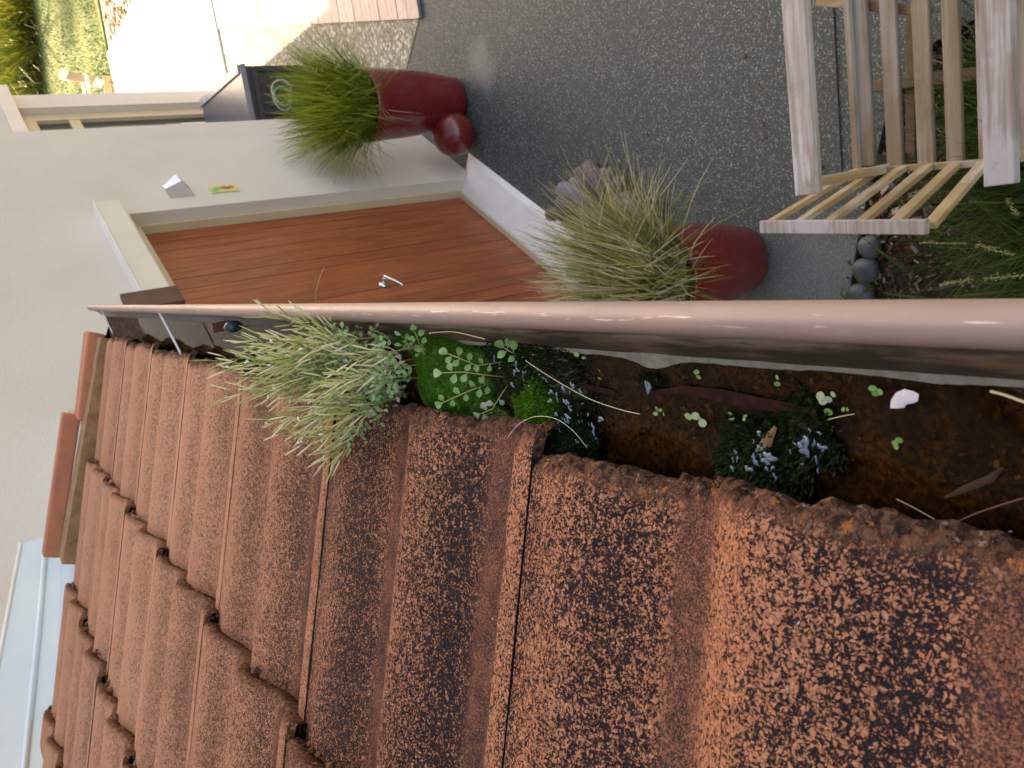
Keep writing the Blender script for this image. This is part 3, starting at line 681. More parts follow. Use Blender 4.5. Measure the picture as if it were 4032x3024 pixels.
# leaning back of slats
tl = cy(268, 278, 15.35); tr = cy(256, 311, 15.35); bl_ = cy(400, 313, 14.9); br_ = cy(385, 345, 14.9)
for k in range(6):
    f = (k + .5) / 6; p = tl.lerp(tr, f); q = bl_.lerp(br_, f)
    b = MB(); b.bar(p, q, (tl - tr).length / 6 * .82, .02, Vector((0, -1, .3))); b.build('back_slat', M_CHW, ch)
def endbar(p, q, w, mat, nm):
    b = MB(); b.bar(p, q, w, .05, Vector((0, -1, .3))); b.build(nm, mat, ch)
endbar(cy(262, 276, 15.36), cy(250, 313, 15.36), .16, M_CHE, 'head_rail'); endbar(cy(395, 312, 14.86), cy(383, 338, 14.86), .12, M_CHE, 'foot_rail')
endbar(cy(339, 295, 14.8), cy(352, 372, 14.8), .045, M_CHE, 'arm'); endbar(cy(325, 325, 14.95), cy(333, 372, 14.95), .04, M_CHE, 'arm')
for k in range(6):
    p = cy(408 + k * 4, 300 + 3 * (k % 2), 14.9); q = cy(412 + k * 5 + 3, 375, 14.9)
    b = MB(); b.bar(p, q, .020, .02, Vector((0, -1, 0))); b.build('seat_slat', M_CHW, ch)
fr = MB()
for (a_, b__) in (((385, 296), (521, 296)), ((521, 296), (531, 375)), ((428, 324), (497, 324)), ((497, 324), (503, 375))):
    p = cy(*a_, 14.75); q = cy(*b__, 14.75); fr.bar(p, q, .016, .016, Vector((0, -1, 0)))
fr.build('leg_frame', M_CHD, ch)
b = MB(); b.lathe([(.05, 0), (.05, .012), (.02, .02)], at(607, 318, .03), 16); tag(b.build('drain_cap', mat_simple('drain', (.35, .36, .33), .6)), 'small grey cap in the sunlit concrete terrace', 'cap')

fg = 'flax clumps behind the lawn'
rr = random.Random(77)
def flax(x, y, n, L, lb, w=.02, amax=.9):
    o = tussock('flax_clump', (x, y, 0), n, .45, L, .85, G_FLAX, lb, rr.randint(0, 9999), w, 0, amax, seg=5, cat='plant'); o['group'] = fg
fl = [(9.6, 23.6), (8.55, 24.3), (7.6, 25.1), (6.9, 25.9), (6.1, 26.9), (5.2, 27.9), (4.4, 28.9)]
nm = ['nearest the edge of the photo', 'second from the photo edge', 'third from the photo edge', 'in the middle of the row', 'right of the middle of the row', 'second from the house wall', 'nearest the house wall']
for k, (x, y) in enumerate(fl):
    flax(x, y, 520, 1.45, 'dark green strappy flax clump behind the lawn, ' + nm[k])
for k in range(7):
    x, y = fl[k]; flax(x + 1.3, y + 1.9, 420, 2.2, 'tall yellow-green flax behind the clump ' + nm[k], .026, 1.0)
# a tree beyond the flax, its shade falls on the lawn
def tree(x, y, h, cr, n, label, seed):
    rt = random.Random(seed); e = empty('tree', (x, y, 0), label, 'tree')
    b = MB(); top = Vector((x + .3, y, h * .75)); b.tube([(x, y, 0), (x + .1, y + .05, h * .3), top], [.16, .12, .05], 10)
    for k in range(7):
        t = k * .9; q = Vector((x + .1, y, h * (.4 + .05 * k))); b.tube([q, q + Vector((math.cos(t) * cr * .35, math.sin(t) * cr * .35, cr * .3)), q + Vector((math.cos(t) * cr * .7, math.sin(t) * cr * .7, cr * .55))], [.06, .04, .015], 6)
    b.build('trunk', M_BROWN, e, smooth=True)
    cl = [Vector((x + rt.gauss(0, cr * .45), y + rt.gauss(0, cr * .45), h + rt.gauss(0, cr * .35))) for _ in range(26)]
    b = MB()
    for k in range(n):
        c = cl[k % 26] + Vector((rt.gauss(0, 1), rt.gauss(0, 1), rt.gauss(0, 1))) * cr * .17
        d = Vector((rt.gauss(0, 1), rt.gauss(0, 1), rt.gauss(0, 1))).normalized(); s_ = d.orthogonal().normalized() * .035
        b.face([b.vert(c - s_, rt.random()), b.vert(c + d * .05, .4), b.vert(c + s_, .5), b.vert(c - d * .05, .5)])
    b.build('crown', G_FLAX, e)
tree(6.2, 31.5, 9.2, 2.1, 9000, 'leafy tree beyond the flax row whose shade falls on the lawn', 5)
tree(3.0, 30.5, 8.2, 1.5, 6000, 'smaller leafy tree beyond the flax, nearer the house', 6)

# ============================================================ THE TILED ROOF AND ITS GUTTER
SL = R(21.8)
RU = Vector((-math.cos(SL), 0, math.sin(SL))); RN = Vector((math.sin(SL), 0, math.cos(SL)))
E0 = Vector((-.136, 0, H - .267)); RS = RU - Vector((0, .08, 0))  # the tile columns run a little askew of the gutter
CRS = .325; TW = .328
roof = empty('tiled_roof', E0 + Vector((0, 1, 0)), 'weathered orange clay tile roof slope beside the gutter, specked with dark lichen', 'roof')
def prof(u):
    def bump_(u, a, b_, c, d, hgt):        # rise a..b_, flat to c, fall to d
        if u <= a or u >= d: return 0
        if u < b_: t = (u - a) / (b_ - a); return hgt * math.sin(t * math.pi / 2) ** .8
        if u < c: return hgt
        t = (u - c) / (d - c); return hgt * (.5 + .5 * math.cos(t * math.pi))
    def bump2(u):
        if u < .39 or u > .82: return 0
        return .020 * (.5 - .5 * math.cos((u - .39) / .16 * math.pi)) if u < .55 else .020 * (.5 + .5 * math.cos((u - .55) / .27 * math.pi))
    h = .0165 * (.5 + .5 * math.cos(max(0, min(1, (u - .10) / .27)) * math.pi)) - .004 * max(0, 1 - u / .10) + bump2(u)
    if u > .895: h += .0115 * math.sin(min(1, (u - .895) / .06) * math.pi / 2)
    return h
def wearf(u):
    w = .35
    for c, s_, k_ in ((.08, .04, .2), (.47, .075, .75), (.955, .035, 1.0)): w += k_ * math.exp(-((u - c) / s_) ** 2)
    for c, s_, k_ in ((.0, .04, -.5), (.25, .09, -.8), (.74, .07, -.85)): w += k_ * math.exp(-((u - c) / s_) ** 2)
    return w
def valleyf(u):
    v = 0
    for c, s_ in ((.395, .045), (.86, .055)): v = max(v, math.exp(-((u - c) / s_) ** 4))
    return v
LT = .395; TH = .017
def tile_mesh(seed, nu, nv, eave, side_dark=0):
    rt = random.Random(seed); us = sorted(set([i / nu for i in range(nu + 1)] + [.9, .935]))
    # rows: raised underside edge, lip, chamfer rows, body
    ss = [0, .003, .007, .012, .018, .026, .04, .06] if eave else [0, .004, .012]
    ss = ss + [ss[-1] + (LT - ss[-1]) * (k + 1) / nv for k in range(nv)]
    V = []; F = []; wear = []; val = []; raw = []
    off = Vector((seed * 3.1, seed * 1.7, 0))
    def edge_j(u):
        n = noise.noise(off + Vector((u * 14, 0, 0))) * .6 + noise.noise(off + Vector((u * 45, 3, 0))) * .35 + noise.noise(off + Vector((u * 120, 5, 0))) * .2
        return n * (.010 if eave else .003)
    cols = len(us)
    for r_, s_ in enumerate(ss):
        for u in us:
            h = prof(u); y = -u * (TW - .0020)
            ej = edge_j(u); s2 = s_ + ej * max(0, 1 - s_ / .09)
            band = (.011 + .010 * (noise.noise(off + Vector((u * 9, 8, 0))) + .4)) if eave else .006
            k = max(0, 1 - s_ / max(.004, band))
            drop = k * k * (.008 if eave else .004)
            if eave: drop += k * .0035 * (noise.noise(off + Vector((u * 70, s_ * 260, 1))) + noise.noise(off + Vector((u * 160, s_ * 500, 2))))
            z = h - .012 - .020 + .02 * (1 - s_ / CRS) - drop + (.0008 * noise.noise(off + Vector((u * 30, s_ * 30, 4))))
            V.append((s2, y, z)); wear.append(wearf(u)); val.append(valleyf(u)); raw.append(min(1, k * 1.9) if eave else min(1, k * 1.5) * .8)
    for r_ in range(len(ss) - 1):
        for c in range(cols - 1):
            i = r_ * cols + c; F.append((i, i + 1, i + cols + 1, i + cols))
    def addrow(base_idx, fn, w, raww):
        st = len(V)
        for i in base_idx: V.append(fn(V[i])); wear.append(w); val.append(0); raw.append(raww)
        return st
    front = list(range(cols)); st = addrow(front, lambda p: (p[0] + .003 + .002 * noise.noise(Vector((p[1] * 60, 0, seed))), p[1], p[2] - TH), .3, 1)
    for c in range(cols - 1): F.append((c + 1, c, st + c, st + c + 1))
    st2 = addrow(front, lambda p: (LT, p[1], p[2] - TH + .0), .3, 1)
    for c in range(cols - 1): F.append((st + c + 1, st + c, st2 + c, st2 + c + 1))
    for sidec in (0, cols - 1):
        idx0 = [r_ * cols + sidec for r_ in range(len(ss))]; st0 = addrow(idx0, lambda p: p, -4.5, 0); idx = list(range(st0, st0 + len(idx0))); s3 = addrow(idx, lambda p: (p[0], p[1], p[2] - .009), -4.5, 0)  # tile sides coloured dark to paint the shade in the gaps
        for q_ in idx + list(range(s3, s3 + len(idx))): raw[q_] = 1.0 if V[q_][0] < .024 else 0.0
        for k in range(len(idx) - 1):
            q = (idx[k], idx[k + 1], s3 + k + 1, s3 + k); F.append(q if sidec == 0 else q[::-1])
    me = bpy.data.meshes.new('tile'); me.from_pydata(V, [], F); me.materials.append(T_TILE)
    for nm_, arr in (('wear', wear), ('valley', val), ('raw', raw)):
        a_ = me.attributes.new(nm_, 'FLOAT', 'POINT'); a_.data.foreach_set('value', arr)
    me.polygons.foreach_set('use_smooth', [True] * len(F)); me.update(); return me
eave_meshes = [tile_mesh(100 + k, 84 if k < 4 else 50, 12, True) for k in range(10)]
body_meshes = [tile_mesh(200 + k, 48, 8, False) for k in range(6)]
rt = random.Random(4)
tm = Matrix((( RU.x, 0, RN.x, 0), (-.08, 1, 0, 0), (RU.z, 0, RN.z, 0), (0, 0, 0, 1)))
Y_FAR = .398 + 6 * TW                       # far end of the roof: 2.366
for j in range(-3, 7):                      # columns: far edge of column j lies at .398 + TW*j
    for k in range(9):
        if j < 0 and k > 2: continue
        Yf = .398 + TW * j
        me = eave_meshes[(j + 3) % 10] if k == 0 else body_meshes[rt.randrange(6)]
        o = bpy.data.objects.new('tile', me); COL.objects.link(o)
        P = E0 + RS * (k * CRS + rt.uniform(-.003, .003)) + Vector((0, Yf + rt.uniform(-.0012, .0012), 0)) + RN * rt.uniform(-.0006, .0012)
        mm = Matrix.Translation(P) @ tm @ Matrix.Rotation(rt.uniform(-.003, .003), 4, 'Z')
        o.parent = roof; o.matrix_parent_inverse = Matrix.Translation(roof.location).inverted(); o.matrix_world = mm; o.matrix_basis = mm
# sarking below the tiles
b = MB()
p0 = E0 + RN * -.07 + RS * .05; p1 = p0 + RS * 2.9
b.hexa([p0 + Vector((0, -1.2, 0)), p0 + Vector((0, Y_FAR + .1, 0)), p1 + Vector((0, Y_FAR + .1, 0)), p1 + Vector((0, -1.2, 0))], [q + RN * .012 for q in (p0 + Vector((0, -1.2, 0)), p0 + Vector((0, Y_FAR + .1, 0)), p1 + Vector((0, Y_FAR + .1, 0)), p1 + Vector((0, -1.2, 0)))])
b.build('sarking', M_BROWN, roof)
b = MB(); b.box((E0.x - .075, .55, E0.z - .11), .02, 3.9, .20); b.build('fascia', M_BROWN, roof)
# earth and moss caught in the laps between courses
b = MB()
for j in range(-1, 7):
    for k in range(1, 8):
        for uc, ur in ((.10, .07), (.56, .08), (.93, .04)):
            if rt.random() < .25: continue
            for q in range(5):
                u = uc + rt.gauss(0, ur * .6); c = E0 + RS * (k * CRS - .004 + rt.gauss(0, .003)) + Vector((0, .398 + TW * j - u * TW, 0)) + RN * (prof(max(0, min(1, u))) - .029 + rt.gauss(0, .002))
                r = rt.uniform(.003, .007); d = Vector((rt.gauss(0, 1), rt.gauss(0, 1), rt.gauss(0, 1))).normalized()
                b.tube([c - d * r, c, c + d * r], [r * .3, r, r * .4], 5, rt.random() * .9, caps=False)
b.build('lap_debris', mat_attr('lap_debris', [(0, (.05, .028, .016)), (.5, (.22, .10, .05)), (1, (.38, .24, .16))], .9, .2, 0), roof, kind='stuff')
# verge: flat clay caps on a mortar bed, then the zinc flashing against the house
b = MB(); 
q0 = E0 + Vector((0, Y_FAR, 0)) - RN * .045; q1 = q0 + RS * .60
b.hexa([q0, q0 + Vector((0, .13, 0)), q1 + Vector((0, .07, 0)), q1], [p + RN * .062 for p in (q0, q0 + Vector((0, .10, 0)), q1 + Vector((0, .10, 0)), q1)]); b.build('verge_mortar', M_MORTAR, roof)
for k in range(4):
    s0 = -.01 + k * .33 if k < 1 else .01 + .27 * k; 
    s0 = [-.01, .225, .50, .80][k]; s1 = [.235, .62, .90, 1.2][k]
    if k == 2: continue
    if k == 3: continue
    lift = [.042, .062][k]
    q0 = E0 + RS * s0 + Vector((0, Y_FAR + .075 + .06 * k, 0)); q1 = E0 + RS * s1 + Vector((0, Y_FAR + .075 + .06 * k, 0))
    w_ = (.10, .05)[k]
    lb = lift - .046; b = MB(); b.hexa([q0 + RN * lb, q0 + Vector((0, w_, 0)) + RN * lb, q1 + Vector((0, w_, 0)) + RN * (lb - .008), q1 + RN * (lb - .008)], [q0 + RN * lift, q0 + Vector((0, w_, 0)) + RN * lift, q1 + Vector((0, w_, 0)) + RN * (lift - .012), q1 + RN * (lift - .012)])
    b.build('verge_tile', M_VERGE, roof, bevel=.006)
def on_wall(s_, off=0.0):                   # point of the house wall on the roof plane, s_ up the slope
    P = E0 + RU * s_; t = (P.x - (DB.x + Nd.x * .12)) / Wd.x; P.y = DB.y + Nd.y * .12 + Wd.y * t; return P
b = MB(); fl_ = []
for s_ in (.30, 1.55): fl_.append(on_wall(s_) - RN * .03)
a0 = E0 + RS * .30 + Vector((0, Y_FAR - .05, 0)) - RN * .035; a1 = E0 + RS * 1.55 + Vector((0, Y_FAR - .9, 0)) - RN * .035
b.hexa([a0 - RN * .004, fl_[0] - RN * .004, fl_[1] - RN * .004, a1 - RN * .004], [a0, fl_[0], fl_[1], a1])
b.build('flashing', M_FLASH, roof)
def wall_at(px, py, o_=.12):                # the point of the house wall seen at a place of the photograph
    d = ray(px, py); P0 = W(0, o_, 0); return CAM + d * (((P0 - CAM).dot(Nd)) / d.dot(Nd))
ap = [wall_at(x * 3.9375, y * 3.9375) for (x, y) in ((21, 545), (66, 531), (64, 620), (60, 740), (54, 960), (-60, 980), (-2, 668))]
b = MB(); b.hexa([p + Nd * .001 for p in ap], [p + Nd * .006 for p in ap]); b.build('apron_flashing', M_FLASH, roof, bevel=.002)
b = MB(); b.tube([wall_at(x * 3.9375, y * 3.9375) + Nd * .006 for (x, y) in ((46, 546), (38, 640), (25, 768), (8, 930))], .010, 8); b.build('flashing_fold', M_FLASH, roof, smooth=True)
b = MB(); b.tube([wall_at(x * 3.9375, y * 3.9375) + Nd * .006 for (x, y) in ((21, 545), (-2, 668), (-60, 980))], .006, 6); b.build('flashing_lip', M_SILL, roof, smooth=True)

# gutter
ZG = H
gut = empty('gutter', (-.1, 1.0, H - .33), 'old pinkish brown metal gutter full of water, silt and weeds along the tile eave', 'gutter')
G0, G1 = -.6, 2.62
gp = [(-.085, -.395), (-.066, -.33), (-.055, -.30), (-.0485, -.283), (-.0458, -.275), (-.0447, -.270), (-.0462, -.2655), (-.0490, -.2630), (-.0525, -.2622), (-.0562, -.2632), (-.0592, -.2658), (-.0612, -.2700), (-.0622, -.2745), (-.0632, -.2775)]
gi = [(-.0632, -.2775), (-.0655, -.283), (-.0705, -.289), (-.0765, -.2945), (-.082, -.301), (-.088, -.312), (-.10, -.322), (-.15, -.326), (-.190, -.326), (-.196, -.300), (-.198, -.262)]
def extr(pr, y0, y1, ny, mat, name, wob=0.0):
    b = MB(); g = []
    for i in range(ny + 1):
        y = y0 + (y1 - y0) * i / ny
        g.append([b.vert((x + wob * noise.noise(Vector((x * 5, y * 3, 0))), y, ZG + z + wob * noise.noise(Vector((x * 5, y * 2.2, 9))))) for (x, z) in pr])
    for i in range(ny):
        for k in range(len(pr) - 1): b.face((g[i][k], g[i][k + 1], g[i + 1][k + 1], g[i + 1][k]))
    return b.build(name, mat, gut, smooth=True)
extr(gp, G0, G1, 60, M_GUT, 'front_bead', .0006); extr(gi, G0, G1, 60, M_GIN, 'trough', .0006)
out = [(-.085, -.395), (-.10, -.40), (-.19, -.33)]
b = MB(); g = [[b.vert((x, y, ZG + z)) for (x, z) in out] for y in (G0, G1)]
for k in range(2): b.face((g[0][k], g[0][k + 1], g[1][k + 1], g[1][k]))
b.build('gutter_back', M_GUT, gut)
cap = [p for p in gp] + [p for p in gi[1:]]
b = MB(); n_ = len(cap)
b.hexa([Vector((x, G1 - .001, ZG + z)) for (x, z) in cap] , [Vector((x, G1 + .003, ZG + z)) for (x, z) in cap]); 
b.build('end_cap', mat_simple('grey_cap', (.30, .29, .31), .5, nscale=20, ncol=(.22, .21, .22)), gut)
M_STRAP = mat_simple('strap_metal', (.50, .55, .62), .3, .6, .3)
for (pa, pb, w_) in (((400, 1222), (443, 1312), .008), ((622, 1222), (712, 1392), .009)):
    A = at(*pa, H - .266); B_ = at(*pb, H - .268); b = MB(); b.bar(A, B_, w_, .0015); b.build('strap', M_STRAP, gut, bevel=.0004)
A = at(846, 1262, H - .272); b = MB(); b.box((A.x - .01, A.y, A.z - .014), .014, .008, .04); b.build('bracket', M_BROWN, gut)
# silt bed, water, scum line
YW = 1.95
def yrow(n, a, b_): return [a + (b_ - a) * i / n for i in range(n + 1)]
b = MB(); xs = yrow(34, -.196, -.079); ys = yrow(520, G0, G1); g = []
for y in ys:
    row = []
    for x in xs:
        z = -.3015 + .0030 * noise.noise(Vector((x * 55, y * 55, 1))) + .0022 * noise.noise(Vector((x * 150, y * 150, 2))) - .004 * max(0, min(1, (y - 1.1) / .6))
        row.append(b.vert((x, y, ZG + z)))
    g.append(row)
for i in range(len(ys) - 1):
    for k in range(len(xs) - 1): b.face((g[i][k], g[i][k + 1], g[i + 1][k + 1], g[i + 1][k]))
o = b.build('silt', M_MUD, smooth=True, kind='stuff'); tag(o, 'dark brown silt lying in the gutter under shallow water', 'silt')
b = MB(); b.poly([(-.197, G0, ZG - .2975), (-.0775, G0, ZG - .2975), (-.0775, 2.0, ZG - .2975), (-.197, 2.0, ZG - .2975)])
o = b.build('water', M_WATER); o['kind'] = 'structure'
b = MB(); prev = None
for i in range(700):
    y = G0 + (1.3 - G0) * i / 699
    w_ = .0030 + .0020 * noise.noise(Vector((y * 22, 0, 0))) + .0006 * noise.noise(Vector((y * 160, 4, 0)))
    w_ += .006 * math.exp(-((y - .315) / .016) ** 2)
    xo = -.0785 - .0008 * noise.noise(Vector((y * 30, 1, 0))); w_ = max(.0007, w_) * (1.0 if y < .5 else max(.2, 1 - (y - .5) * 2))
    cur = (b.vert((xo, y, ZG - .2964)), b.vert((xo - w_, y, ZG - .2972)))
    if prev: b.face((prev[0], prev[1], cur[1], cur[0]))
    prev = cur
b.build('scum_line', M_SCUM, gut)

# ============================================================ THINGS GROWING AND LYING IN THE GUTTER
ZW = H - .2970
def moss(label, cx, cy_, rx, ry, hgt, n, mat, seed, spike=.0035, dome=1.0, cut=None, z0=ZW - .003):
    rm = random.Random(seed); b = MB(); NR, NA = 12, 36; rings = []
    def hz(x, y, q): return max(0, (1 - q * q)) ** .7 * hgt * (1 + .5 * noise.noise(Vector((x * 90, y * 90, seed))))
    for i in range(NR + 1):
        q = i / NR; rw = []
        for a_ in range(NA):
            t = a_ * 6.2832 / NA; k = 1 + .45 * noise.noise(Vector((math.cos(t) * 1.6, math.sin(t) * 1.6, seed)))
            x = cx + math.cos(t) * rx * q * k; y = cy_ + math.sin(t) * ry * q * k; rw.append(b.vert((x, y, z0 + hz(x, y, q) * .9), .05))
        rings.append(rw)
    for i in range(NR):
        for a_ in range(NA): b.face((rings[i][a_], rings[i][(a_ + 1) % NA], rings[i + 1][(a_ + 1) % NA], rings[i + 1][a_]))
    for i in range(n):
        t = rm.uniform(0, 6.2832); q = rm.random() ** .5 * 1.03; k = 1 + .45 * noise.noise(Vector((math.cos(t) * 1.6, math.sin(t) * 1.6, seed)))
        x = cx + math.cos(t) * rx * q * k; y = cy_ + math.sin(t) * ry * q * k
        p = Vector((x, y, z0 + hz(x, y, q) * .85)); d = Vector((math.cos(t) * q * .6 + rm.gauss(0, .3), math.sin(t) * q * .6 + rm.gauss(0, .3), 1)).normalized()
        L = spike * rm.uniform(.6, 1.3); w_ = L * .15; s1 = d.orthogonal().normalized(); s2 = d.cross(s1); c = rm.random()
        patch = .5 + .6 * noise.noise(Vector((x * 60, y * 60, 2))); lo = max(0, c * .35 * patch); hi = min(1, .25 + c * .75 * patch)
        base = [b.vert(p + s1 * w_ * .5, lo), b.vert(p - s1 * w_ * .25 + s2 * w_ * .43, lo), b.vert(p - s1 * w_ * .25 - s2 * w_ * .43, lo)]
        mid = p + d * L * .55; mv = [b.vert(mid + s1 * w_, (lo + hi) / 2), b.vert(mid - s1 * w_ * .5 + s2 * w_ * .87, (lo + hi) / 2), b.vert(mid - s1 * w_ * .5 - s2 * w_ * .87, (lo + hi) / 2)]
        tp = b.vert(p + d * L, hi)
        for e in range(3): b.face((base[e], base[(e + 1) % 3], mv[(e + 1) % 3], mv[e])); b.face((mv[e], mv[(e + 1) % 3], tp))
    o = b.build('moss_cushion', mat); tag(o, label, 'moss', 'moss cushions in the gutter'); return o
q = at(1740, 1500, ZW + .008); moss('bright green velvety moss cushion behind the oval-leaved sprigs', q.x, q.y - .006, .040, .064, .018, 11000, G_MOSS, 1, .0022)
q = at(1640, 1330, ZW); moss('small bright moss cushion against the gutter front wall', q.x, q.y + .0, .016, .045, .010, 3000, G_MOSS, 2, .0022)
q = at(1870, 1660, ZW); moss('deep green moss cushion tucked under the broken tile edge', q.x - .002, q.y, .026, .044, .013, 5200, G_MOSS, 3, .0024)
q = at(2110, 1640, ZW + .006); moss('lime-tipped moss cushion touching the tile gap', q.x, q.y, .022, .032, .013, 2600, G_MOSS, 4, .0040)
q = at(2220, 1720, ZW + .004); moss('dark wet moss cushion under the arched pale hair', q.x - .002, q.y, .024, .028, .009, 2400, G_MOSSD, 5, .0040)
q = at(2130, 1480, ZW); moss('dark soaked moss mat in mid gutter beside the straw', q.x, q.y + .012, .034, .058, .006, 4200, G_MOSSD, 6, .0034)
q = at(2990, 1810, ZW); moss('dark spiky moss tuft with water beads near the tile edge, nearest the camera', q.x, q.y, .024, .026, .006, 1100, G_MOSSD, 8, .0046)
q = at(3180, 1760, ZW); moss('sparse wet moss tuft beside the beaded one', q.x + .004, q.y, .017, .020, .004, 600, G_MOSSD, 9, .0046)
q = at(2560, 1505, ZW); moss('tiny dark moss tuft with a large water bead', q.x, q.y, .006, .009, .003, 130, G_MOSSD, 10, .004)
# beads and films of water on the dark moss
b = MB(); rd = random.Random(31)
def bead(x, y, z, r, fl=.22):
    n1 = 16
    c = Vector((x, y, z)); s_ = rd.uniform(.6, 1.5); t0 = rd.uniform(0, 3)
    rings = []
    for (rr_, zz) in ((1, 0), (.93, .35), (.70, .70), (.38, .92), (.08, 1.0)):
        rings.append([b.vert(c + Vector((math.cos(t + t0) * r * rr_ * s_ * (1 + .5 * math.sin(2 * t + x * 900) + .3 * math.sin(3 * t + y * 700)), math.sin(t + t0) * r * rr_ / s_ * (1 + .5 * math.sin(2 * t + x * 900) + .3 * math.sin(3 * t + y * 700)), zz * r * fl))) for t in [6.2832 * j / n1 for j in range(n1)]])
    for k in range(4):
        for j in range(n1): b.face((rings[k][j], rings[k][(j + 1) % n1], rings[k + 1][(j + 1) % n1], rings[k + 1][j]))
    b.face(rings[-1])
for (px, py, spx, spy, n, zz, rmin, rmax) in ((3000, 1790, 110, 70, 46, .008, .0006, .0024), (3200, 1760, 60, 90, 22, .006, .0006, .0026), (2230, 1600, 60, 90, 40, .010, .0005, .0022), (2330, 1690, 60, 60, 18, .008, .0006, .0018), (2080, 1480, 90, 60, 34, .005, .0005, .0020), (2550, 1525, 22, 14, 6, .004, .0012, .003), (1990, 1420, 40, 30, 8, .004, .0008, .002)):
    for i in range(int(n * .62)):
        q = at(px + rd.gauss(0, spx * .6), py + rd.gauss(0, spy * .6), ZW + zz); bead(q.x, q.y, q.z, rmin + (rmax - rmin) * rd.random() ** 2.5)
o = b.build('water_beads', M_DROP, smooth=True, kind='stuff'); tag(o, 'blue-grey water beads and films on the wet moss', 'water drops')

def leaf(b, c, d, nrm, L, w_, a_, notch=0.0, n=9):
    """oval leaf with its stalk end at c, pointing along d"""
    d = d.normalized(); s_ = d.cross(nrm).normalized(); nn = s_.cross(d); pts = []
    for k in range(n):
        t = k / (n - 1); ww = w_ * math.sin(min(1, t * 1.02 + .03) * math.pi) ** .75 * (1 - .25 * (1 - t))
        pts.append((t, ww))
    L_, R_ = [], []
    mid = [b.vert(c + d * L * t - nn * .0 + nn * (-.12 * L * (2 * t - 1) ** 2), a_ * .9) for t, _ in pts]
    for t, ww in pts:
        cup = nn * (ww * .35 - .12 * L * (2 * t - 1) ** 2)
        L_.append(b.vert(c + d * L * t + s_ * ww + cup, a_)); R_.append(b.vert(c + d * L * t - s_ * ww + cup, a_))
    for k in range(n - 1):
        b.face((mid[k], L_[k], L_[k + 1], mid[k + 1])); b.face((mid[k], mid[k + 1], R_[k + 1], R_[k]))
SR = random.Random(55)
def sprig(name, label, group, path, leaves, a0=.15, rs_=.00042, seed=0):
    """path: photo points with heights above the water; leaves: (t along path, size, side)"""
    e = empty(name, at(path[0][0], path[0][1], ZW), label, 'plant', group)
    P = [at(x, y, ZW + z) for (x, y, z) in path]; b = MB(); b.tube(P, [rs_ * .9] + [rs_] * (len(P) - 1), 5, .55); b.build('stem', G_STEM, e, smooth=True)
    for (t, sz, sd_) in leaves:
        f = t * (len(P) - 1); i = min(int(f), len(P) - 2); c = P[i].lerp(P[i + 1], f - i); tan = (P[i + 1] - P[i]).normalized()
        view = (CAM - c).normalized(); side = tan.cross(view).normalized() * sd_
        d = (side * (1 if sd_ else 0) + tan * (.5 if sd_ else 1)).normalized()
        nrm = (view + Vector((SR.gauss(0, .3), SR.gauss(0, .3), SR.gauss(0, .2)))).normalized()
        b = MB(); p2 = c + d * sz * .25; b.tube([c, p2], rs_ * .7, 4, .4, caps=False); leaf(b, p2, d, nrm, sz, sz * .42, min(1, max(0, a0 + SR.uniform(-.1, .12)))); b.build('leaf', G_LEAF, e, smooth=True)
gsp = 'oval-leaved cress sprigs'
sprig('cress_sprig', 'cress sprig with the brightest lobed leaves above the green moss', gsp, [(1975, 1425, .004), (1880, 1440, .016), (1820, 1415, .022), (1770, 1395, .026)], [(1, .0085, 0), (.92, .006, -1), (.75, .007, 1), (.72, .0065, -1), (.5, .006, 1), (.45, .006, -1), (.25, .005, 1), (.15, .005, -1)], .25)
sprig('cress_sprig', 'cress sprig with a grey-green heart leaf over the moss', gsp, [(1985, 1485, .003), (1900, 1475, .014), (1830, 1465, .020), (1745, 1468, .026)], [(1, .0095, 0), (.86, .007, 1), (.80, .0075, -1), (.62, .007, -1), (.42, .006, 1), (.3, .005, -1)], .5)
sprig('cress_sprig', 'flowering cress sprig with fresh leaves close to the tile edge', gsp, [(1930, 1510, .006), (1870, 1530, .018), (1800, 1560, .026), (1745, 1585, .030)], [(1, .0085, 0), (.96, .006, 1), (.78, .0055, -1), (.6, .006, 1), (.5, .0055, -1), (.3, .006, 1), (.22, .0065, -1), (.1, .006, 1), (.05, .006, -1)], .12)
sprig('cress_sprig', 'grey-leaved cress sprig hanging at the broken tile edge', gsp, [(2000, 1515, .004), (1970, 1560, .010), (1940, 1610, .012), (1890, 1630, .012)], [(1, .0085, 0), (.9, .007, -1), (.8, .007, 1), (.55, .006, 1), (.4, .005, -1)], .72)
sprig('cress_sprig', 'small cress sprig on the moss below the seed pods', gsp, [(1700, 1400, .010), (1650, 1350, .022), (1635, 1310, .026)], [(1, .007, 0), (.8, .0065, 1), (.7, .006, -1), (.4, .006, 1), (.3, .0055, -1)], .35)
sprig('pennywort', 'round-leaved pennywort seedling at the gutter front wall by the straw', None, [(2040, 1400, .002), (2010, 1385, .007), (1990, 1372, .008)], [(1, .0085, 0), (.8, .008, 1), (.75, .0075, -1), (.3, .008, 1), (.1, .006, -1)], .3)
